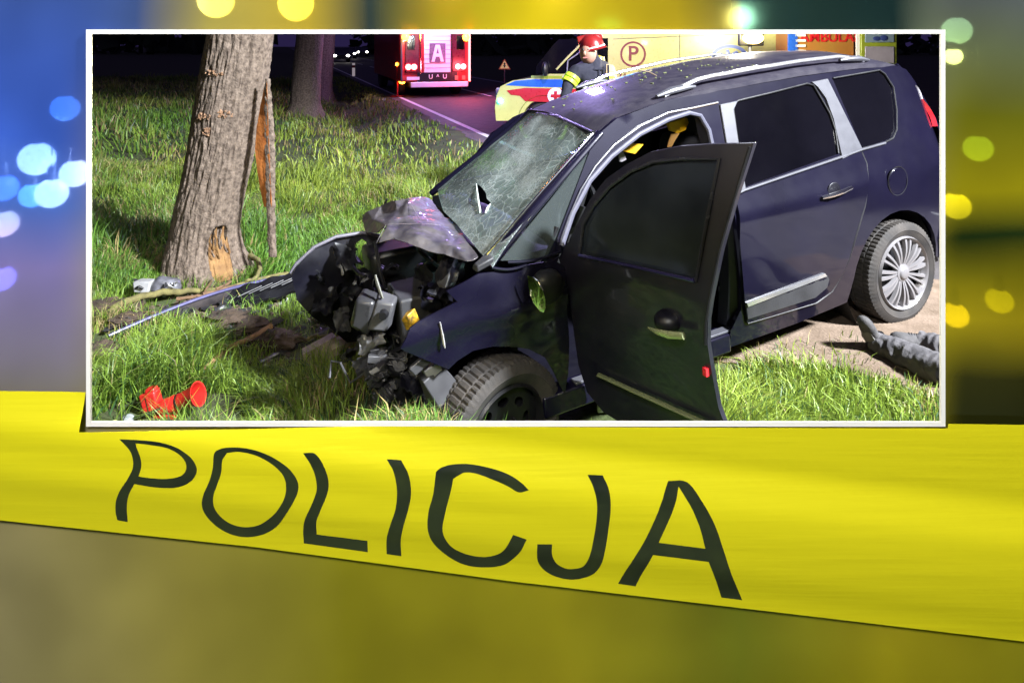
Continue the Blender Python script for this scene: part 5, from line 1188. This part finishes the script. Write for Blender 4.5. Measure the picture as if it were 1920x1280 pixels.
m = MB(); m.box((0, -.004, .52), (.145, .10, .14)); m.build('band', mat('post red band', (.5, .03, .03), .4), mp_)
def far_car(px, py, D, label, name='parked_car'):
    P = at(px, py, D); P.z = 0; Mc = frame2(P, (1, .33)); o = empty(name, Mc, label, 'car', 'vehicles far down the road')
    pr = [(0, .3), (0, .75), (.9, .9), (1.5, 1.4), (3.0, 1.42), (3.6, .95), (4.2, .85), (4.2, .3)]
    m = MB(); panel(pr, lambda x, z: (-.85, x, z), res=.4, thick=1.7, tdir=(1, 0, 0), mb=m); m.build('body', mat('dark car paint', (.03, .03, .04), .3), o, bevel=.05)
    for s in (-1, 1):
        m = MB(); m.ball((s*.62, -.01, .66), .13, 12, 8, sc=(1.2, .4, .8)); m.build('headlamp', white_glow, o)
        for yy in (.8, 3.3):
            m = MB(); m.lathe([(.1, -.09), (.3, -.1), (.32, 0), (.3, .1), (.1, .09)], 18, Matrix.Translation((s*.78, yy, .32)) @ Matrix.Rotation(R(90), 4, 'Y'), closed=True); m.build('tyre', rubber, o)
    return o
far_car(640, 110, 62, 'far car with lit headlamps nearest the marker post')
far_car(655, 108, 78, 'farther car with lit headlamps to the right of the first')
far_car(680, 108, 95, 'farthest car headlamps at the right of the row')

# ------------------------------------------------------------------ floodlight mast of the rescue crews, and an added lamp for the tape
def flood(name, P, aim, label, power, col, spot, rad_):
    g = float(ground_z(P.x, P.y)); o = thing_at(name, Vector((P.x, P.y, g)), label, 'floodlight')
    hz = P.z-g; m = MB(); m.tube([(0, 0, 0), (0, 0, hz-.25)], .03, 10)
    for q in (0.3, 2.4, 4.5): m.tube([(0, 0, .9), (.7*math.cos(q), .7*math.sin(q), .01)], .02, 8)
    m.build('mast', grey_pl, o)
    d = (aim-P).normalized(); Mq = Matrix.Translation((0, 0, hz)) @ d.to_track_quat('-Z', 'Y').to_matrix().to_4x4()
    m = MB(); m.box((0, 0, .12), (.36, .26, .12), Mq); m.build('lamp_head', black, o, bevel=.02)
    lamp(name+'_light', 'SPOT', P, power, col, aim, spot, 1.0 if spot < 60 else .4, rad_)
flood('floodlight', FLOOD, FLOOD_AIM, 'floodlight mast of the rescue crew on the road', 40000, (.90, .94, 1), 60, .60)
flood('floodlight', TAPE_LAMP, TAPE_LAMP_AIM, 'added unseen lamp that lights the tape and screen', 960, (1, .98, .94), 70, .35)  # unseen lamp, added to brighten tape and screen

# ------------------------------------------------------------------ police tape below the crash view; added screen carries blurred lights as colour
W = 1.2
def sx(x): return (x-CX)/FPX*W
def sz(y): return H-(y-CY)/FPX*W
scr = empty('glow_painted_screen', Matrix.Translation((0, W, 0)), 'added frosted screen with blurred night lights put into its blue and olive colour', 'screen')
fm_ = bpy.data.materials.new('sheet painted with blurred glow'); fm_.use_nodes = True  # base colour holds the blurred lights and the dark gaps between them
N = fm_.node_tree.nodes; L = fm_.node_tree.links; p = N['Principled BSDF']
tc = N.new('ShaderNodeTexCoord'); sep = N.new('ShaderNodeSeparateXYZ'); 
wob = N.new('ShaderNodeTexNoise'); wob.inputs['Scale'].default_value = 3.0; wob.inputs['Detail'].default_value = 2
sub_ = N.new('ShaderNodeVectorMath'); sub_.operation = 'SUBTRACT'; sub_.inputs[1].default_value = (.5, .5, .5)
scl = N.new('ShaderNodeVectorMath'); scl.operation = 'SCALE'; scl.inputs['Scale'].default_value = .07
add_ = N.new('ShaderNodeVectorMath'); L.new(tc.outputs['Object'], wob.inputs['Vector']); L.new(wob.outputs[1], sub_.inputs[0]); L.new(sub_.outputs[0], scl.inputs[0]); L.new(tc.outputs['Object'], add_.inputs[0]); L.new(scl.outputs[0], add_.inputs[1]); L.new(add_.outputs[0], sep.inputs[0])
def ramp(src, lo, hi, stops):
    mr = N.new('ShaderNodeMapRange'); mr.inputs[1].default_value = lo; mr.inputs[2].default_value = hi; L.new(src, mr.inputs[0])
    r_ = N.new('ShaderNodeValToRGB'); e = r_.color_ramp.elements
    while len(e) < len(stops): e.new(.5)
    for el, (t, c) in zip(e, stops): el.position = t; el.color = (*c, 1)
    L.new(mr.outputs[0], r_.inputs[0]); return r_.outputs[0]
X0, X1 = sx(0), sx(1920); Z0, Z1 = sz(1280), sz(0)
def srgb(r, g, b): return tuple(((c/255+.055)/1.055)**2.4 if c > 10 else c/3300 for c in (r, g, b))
top_c = ramp(sep.outputs[0], X0, X1, [(0, srgb(48, 72, 132)), (.13, srgb(55, 74, 120)), (.2, srgb(150, 140, 70)), (.30, srgb(170, 150, 50)), (.36, srgb(45, 60, 60)), (.43, srgb(150, 140, 30)), (.52, srgb(195, 175, 25)), (.66, srgb(165, 145, 30)), (.73, srgb(30, 50, 45)), (.88, srgb(25, 45, 45)), (.94, srgb(110, 120, 100)), (1, srgb(90, 95, 95))])  # yellow lamp glow and dark gaps painted along the top
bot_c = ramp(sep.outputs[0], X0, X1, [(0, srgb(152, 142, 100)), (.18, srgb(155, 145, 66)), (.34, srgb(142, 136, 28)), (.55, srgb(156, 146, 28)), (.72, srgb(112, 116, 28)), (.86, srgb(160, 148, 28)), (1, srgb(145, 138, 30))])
left_c = ramp(sep.outputs[2], Z0, Z1, [(0, srgb(140, 130, 105)), (.40, srgb(130, 125, 105)), (.46, srgb(135, 128, 150)), (.6, srgb(135, 125, 190)), (.70, srgb(78, 112, 205)), (.80, srgb(55, 88, 185)), (1, srgb(48, 70, 130))])  # blue light glow painted down the left side
right_c = ramp(sep.outputs[2], Z0, Z1, [(0, srgb(140, 125, 30)), (.38, srgb(35, 38, 14)), (.45, srgb(48, 48, 14)), (.53, srgb(150, 138, 22)), (.58, srgb(125, 118, 20)), (.65, srgb(26, 46, 20)), (.72, srgb(150, 142, 20)), (.83, srgb(112, 114, 25)), (.93, srgb(102, 112, 80)), (1, srgb(88, 96, 96))])  # blurred yellow car and its dark windows, painted as bands
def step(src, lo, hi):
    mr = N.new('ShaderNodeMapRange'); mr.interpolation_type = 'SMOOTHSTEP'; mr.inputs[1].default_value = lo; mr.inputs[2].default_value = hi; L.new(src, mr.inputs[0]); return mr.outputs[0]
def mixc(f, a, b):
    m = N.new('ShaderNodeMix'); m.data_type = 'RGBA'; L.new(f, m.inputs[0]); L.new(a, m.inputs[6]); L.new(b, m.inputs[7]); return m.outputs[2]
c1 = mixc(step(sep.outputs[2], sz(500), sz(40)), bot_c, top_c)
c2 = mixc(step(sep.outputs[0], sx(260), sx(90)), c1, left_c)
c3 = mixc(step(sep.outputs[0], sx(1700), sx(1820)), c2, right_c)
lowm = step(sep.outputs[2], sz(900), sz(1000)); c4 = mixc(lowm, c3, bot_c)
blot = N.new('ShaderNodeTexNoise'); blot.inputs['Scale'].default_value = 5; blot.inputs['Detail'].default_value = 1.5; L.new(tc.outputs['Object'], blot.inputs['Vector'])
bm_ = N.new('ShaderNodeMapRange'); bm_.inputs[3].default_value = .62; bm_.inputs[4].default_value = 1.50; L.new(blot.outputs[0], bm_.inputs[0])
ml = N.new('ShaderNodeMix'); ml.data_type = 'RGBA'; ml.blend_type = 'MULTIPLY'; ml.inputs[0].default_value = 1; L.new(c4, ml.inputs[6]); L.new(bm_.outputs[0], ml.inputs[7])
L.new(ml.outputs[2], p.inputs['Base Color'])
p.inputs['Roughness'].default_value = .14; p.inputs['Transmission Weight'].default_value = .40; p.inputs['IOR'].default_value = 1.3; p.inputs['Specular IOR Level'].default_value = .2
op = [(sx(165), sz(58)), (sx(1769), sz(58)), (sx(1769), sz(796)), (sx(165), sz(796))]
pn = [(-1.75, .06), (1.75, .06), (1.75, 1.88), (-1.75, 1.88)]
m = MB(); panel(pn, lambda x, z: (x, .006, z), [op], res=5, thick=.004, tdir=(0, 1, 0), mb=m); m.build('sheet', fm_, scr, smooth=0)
gp = float(ground_z(0, W))
m = MB()
for x in (-1.78, 1.78): m.box((x, .01, .80), (.07, .06, 2.25))
m.box((0, .01, 1.91), (3.63, .06, .05)); m.box((0, .01, .03), (3.49, .06, .06)); m.build('support', steel, scr, bevel=.004)
hb_ = empty('flood_blocker_board', Matrix.Translation((1.86, .62, gp)), 'added tall board keeping the floodlight off the tape and screen', 'board')
m = MB(); m.box((0, 0, 2.05), (.018, 1.06, 4.1)); m.build('panel', mat('dark plywood', (.05, .035, .022), .8, var=.3), hb_)  # unseen board, added only to block the floodlight
for y_ in (-.45, .45):
    m = MB(); m.box((.04, y_, 2.0), (.05, .05, 4.0)); m.build('batten', mat('dark plywood', (.05, .035, .022)), hb_)
wf = empty('inset_border', Matrix.Translation((0, W, 0)), 'thin white inset border around the crash view, built as bars', 'frame')
fw_ = 8/FPX*W; dpt = .005  # border line of the inset, put in as four thin bars
a0, a1, b0, b1 = sx(163), sx(1771), sz(56), sz(798)
for nm, c_, s_ in (('bar', ((a0+a1)/2, 0, b0-fw_/2), (a1-a0, dpt, fw_)), ('bar', ((a0+a1)/2, 0, b1+fw_/2), (a1-a0, dpt, fw_)), ('bar', (a0+fw_/2, 0, (b0+b1)/2), (fw_, dpt, b0-b1-2*fw_-.0004)), ('bar', (a1-fw_/2, 0, (b0+b1)/2), (fw_, dpt, b0-b1-2*fw_-.0004))):
    m = MB(); m.box(c_, s_); m.build(nm, mat('frame white', (.75, .75, .75), .4, var=.02), wf, smooth=0)
# the tape
def ybot(x): return float(np.interp(x, [-260, 0, 480, 960, 1440, 1920, 2200], [945, 970, 1020, 1084, 1140, 1197, 1228]))
def tape_y(x, y):
    v = (ybot(x)-y)/245
    d = .010*math.sin(math.pi*min(1, max(0, v/.9)))**2
    d += float(np.interp(v, [-.2, 0, .3, .55, .72, .80, 1.02, 1.07, 1.12, 1.5, 2], [.0, .0, .006, .010, .017, .016, -.004, -.008, -.002, .004, .004]))
    d += .0008*math.sin(v*19+x*.002)*math.exp(-((v-.45)/.4)**2)
    return -.006-max(-.004, d)*.85
def tape_pt(x, y, off=0): return Vector((sx(x), tape_y(x, y)-off, sz(y)))
tp = empty('barrier_tape', Matrix.Translation((0, W, 0)), 'yellow police barrier tape lettered POLICJA strung under the crash view', 'barrier tape')
tband = [(-260, 728), (0, 730), (90, 732), (162, 734), (162.5, 797.5), (600, 797.5), (1100, 797.5), (1771, 797.5), (1772, 789), (1920, 791), (2180, 800), (2200, 1228)]+[(x, ybot(x)) for x in (1920, 1440, 1200, 960, 720, 480, 240, 0, -260)]
tm = bpy.data.materials.new('yellow tape'); tm.use_nodes = True
N = tm.node_tree.nodes; L = tm.node_tree.links; p = N['Principled BSDF']; p.inputs['Base Color'].default_value = (.70, .64, .010, 1); p.inputs['Roughness'].default_value = .5; p.inputs['Specular IOR Level'].default_value = .25
tl = N.new('ShaderNodeBsdfTranslucent'); tl.inputs[0].default_value = (.7, .64, .015, 1); ms = N.new('ShaderNodeMixShader'); ms.inputs[0].default_value = .2
L.new(p.outputs[0], ms.inputs[1]); L.new(tl.outputs[0], ms.inputs[2]); L.new(ms.outputs[0], N['Material Output'].inputs[0])
tc = N.new('ShaderNodeTexCoord'); mp = N.new('ShaderNodeMapping'); mp.inputs['Scale'].default_value = (1.2, 1, 26); mp.inputs['Rotation'].default_value = (0, R(6), 0); nz = N.new('ShaderNodeTexNoise'); nz.inputs['Scale'].default_value = 2; nz.inputs['Detail'].default_value = 4
L.new(tc.outputs['Object'], mp.inputs[0]); L.new(mp.outputs[0], nz.inputs['Vector']); bpn = N.new('ShaderNodeBump'); bpn.inputs['Strength'].default_value = .14; bpn.inputs['Distance'].default_value = .01; L.new(nz.outputs[0], bpn.inputs['Height']); L.new(bpn.outputs[0], p.inputs['Normal'])
m = MB(); panel(tband, tape_pt, res=12, thick=.0006, tdir=(0, 1, 0), mb=m); m.build('tape_band', tm, tp, smooth=50)
ink = mat('tape ink', (.006, .010, .007), .35, col2=(.02, .028, .010), scale=14)
def z7(pts): return [(x/2, 700+y/2) for x, y in pts]
def z8(pts): return [(960+x/2, 700+y/2) for x, y in pts]
letters = [
 (z7([(475, 218), (545, 222), (620, 230), (690, 250), (740, 285), (760, 325), (750, 360), (720, 385), (670, 398), (600, 395), (530, 383), (505, 430), (492, 480), (490, 542), (452, 535), (448, 500), (455, 455), (475, 410), (505, 365), (525, 320), (522, 275), (505, 245)]),
  z7([(535, 232), (600, 240), (660, 252), (705, 280), (722, 315), (712, 345), (685, 360), (640, 365), (590, 362), (545, 356), (555, 320), (553, 285)])),
 (z7([(825, 270), (845, 255), (880, 250), (930, 252), (990, 265), (1050, 290), (1100, 325), (1130, 370), (1132, 410), (1115, 450), (1085, 500), (1050, 550), (1010, 580), (960, 597), (910, 598), (865, 585), (820, 555), (785, 510), (775, 465), (785, 420), (805, 375), (820, 320)]),
  z7([(872, 268), (920, 265), (985, 280), (1040, 310), (1078, 350), (1088, 395), (1080, 440), (1050, 490), (1010, 530), (970, 553), (920, 558), (875, 545), (840, 515), (820, 475), (820, 430), (835, 385), (850, 340), (855, 295)])),
 (z7([(1150, 272), (1195, 276), (1230, 320), (1245, 370), (1240, 420), (1215, 480), (1197, 530), (1195, 585), (1383, 608), (1383, 655), (1145, 622), (1145, 570), (1155, 520), (1180, 465), (1200, 410), (1198, 360), (1182, 315)]), None),
 (z7([(1457, 298), (1510, 302), (1540, 350), (1549, 410), (1540, 470), (1520, 540), (1508, 600), (1508, 670), (1453, 662), (1455, 600), (1470, 540), (1490, 480), (1497, 420), (1493, 370), (1480, 330)]), None),
 ([(820, 870), (830, 864), (850, 860), (880, 860), (915, 866), (950, 876), (975, 889), (991, 903), (972, 906), (950, 895), (915, 881), (890, 874), (870, 873), (852, 882), (846, 910), (837, 945), (832, 980), (845, 1010), (870, 1027), (900, 1034), (925, 1031), (945, 1018), (962, 986), (987, 995), (972, 1025), (945, 1050), (910, 1056), (875, 1052), (845, 1037), (817, 1010), (805, 980), (806, 945), (815, 910)], None),
 (z8([(280, 362), (337, 365), (358, 410), (363, 470), (355, 550), (345, 620), (330, 690), (300, 735), (240, 757), (180, 752), (125, 725), (95, 680), (93, 608), (148, 608), (148, 650), (165, 690), (200, 712), (235, 712), (265, 700), (285, 660), (300, 590), (310, 520), (312, 450), (300, 400)]), None),
 (z8([(580, 387), (650, 392), (700, 450), (745, 530), (780, 630), (810, 720), (858, 835), (780, 825), (755, 750), (725, 673), (520, 647), (490, 710), (460, 783), (395, 773), (440, 680), (490, 590), (530, 500), (560, 430)]),
  z8([(618, 405), (660, 470), (690, 540), (712, 622), (540, 600), (570, 530), (600, 460)])),
]
def spline(poly, n=5):
    out = []; k = len(poly); P_ = [Vector(p_) for p_ in poly]
    sharp = [(P_[i]-P_[i-1]).angle(P_[(i+1) % k]-P_[i]) > R(48) for i in range(k)]
    for i in range(k):
        a, b = P_[i], P_[(i+1) % k]
        m0 = (b-a) if sharp[i] else (b-P_[i-1])*.5; m1 = (b-a) if sharp[(i+1) % k] else (P_[(i+2) % k]-a)*.5
        for j in range(n):
            t = j/n; t2, t3 = t*t, t*t*t
            q = a*(2*t3-3*t2+1)+m0*(t3-2*t2+t)+b*(-2*t3+3*t2)+m1*(t3-t2); out.append((q.x, q.y))
    return out
for poly, hole_ in letters:
    poly = spline(poly); hole_ = spline(hole_) if hole_ else None
    m = MB(); panel(poly, lambda x, y: tape_pt(x, y, .0005), [hole_] if hole_ else [], res=5, thick=.0002, tdir=(0, 1, 0), mb=m); m.build('letter', ink, tp, smooth=50)
for x in (-250, 2190):
    m = MB(); m.box((sx(x), .0, sz(ybot(x)-130)), (.06, .03, .34)); m.build('tape_clip', black, tp, bevel=.004)

# ------------------------------------------------------------------ bulbs as small glowing globes, put in for out-of-focus night lights
blurred_lights = [(405, 2, 32, (1, .93, .55), 9), (555, 8, 32, (1, .95, .6), 9), (123, 203, 24, (.35, .75, .85), 1.1), (70, 298, 30, (1, .78, .42), 8), (141, 325, 25, (1, .78, .42), 7), (98, 362, 27, (1, .78, .42), 7), (62, 366, 22, (.4, .9, .85), 1.6), (8, 352, 24, (.25, .5, .85), 1.3), (8, 419, 24, (1, .72, .35), 2.2), (4, 522, 22, (.3, .35, 1), 1.3),
         (1793, 58, 25, (.65, .95, .70), 1.8), (1787, 106, 15, (1, 1, .6), 5), (1833, 278, 24, (.55, .85, .55), .9), (1792, 386, 24, (1, .9, .3), 1.6), (1790, 590, 22, (1, .8, .2), 1.1), (1873, 563, 22, (.8, .75, .1), .8)]
bl_lab = ['large warm white blurred light above the struck tree', 'large warm white blurred light above the second tree', 'dim teal blurred light, highest on the left', 'largest white blurred light on the left', 'white blurred light touching the frame on the left', 'white blurred light below the cluster on the left', 'dim teal blurred light in the left cluster', 'dim blue blurred light at the left edge', 'orange blurred light at the left edge', 'violet blue blurred light lowest at the left edge', 'pale green blurred light at the top right corner of the frame', 'bright yellow white blurred light behind the right end of the frame top', 'dim pale green blurred light on the right', 'yellow blurred light beside the right of the frame', 'amber blurred light lowest on the right', 'dull olive blurred light, farthest right']
for k, ((x, y, r_, c_, s_), lb) in enumerate(zip(blurred_lights, bl_lab)):
    D = 1.30; P = at(x, y, D); rr = r_/FPX*D
    o_ = thing_at('blurred_light', P, lb, 'bulb', 'bulbs around the crash view')
    m = MB(); m.ball((0, 0, 0), rr, 24, 14); m.build('globe', glow('blurred lamp glow %d' % k, c_, s_*(45 if s_ > 4 else 12)), o_)
    m = MB(); m.lathe([(0, .03), (.008, .03), (.009, 0)], 10, Matrix.Translation((0, 0, rr-.004))); m.build('socket', black, o_)
    m = MB(); m.tube([(0, 0, rr+.02), (0, 0, 1.90-P.z)], .0012, 5); m.build('cable', black, o_)  # socket and cable are made up to hold the globe
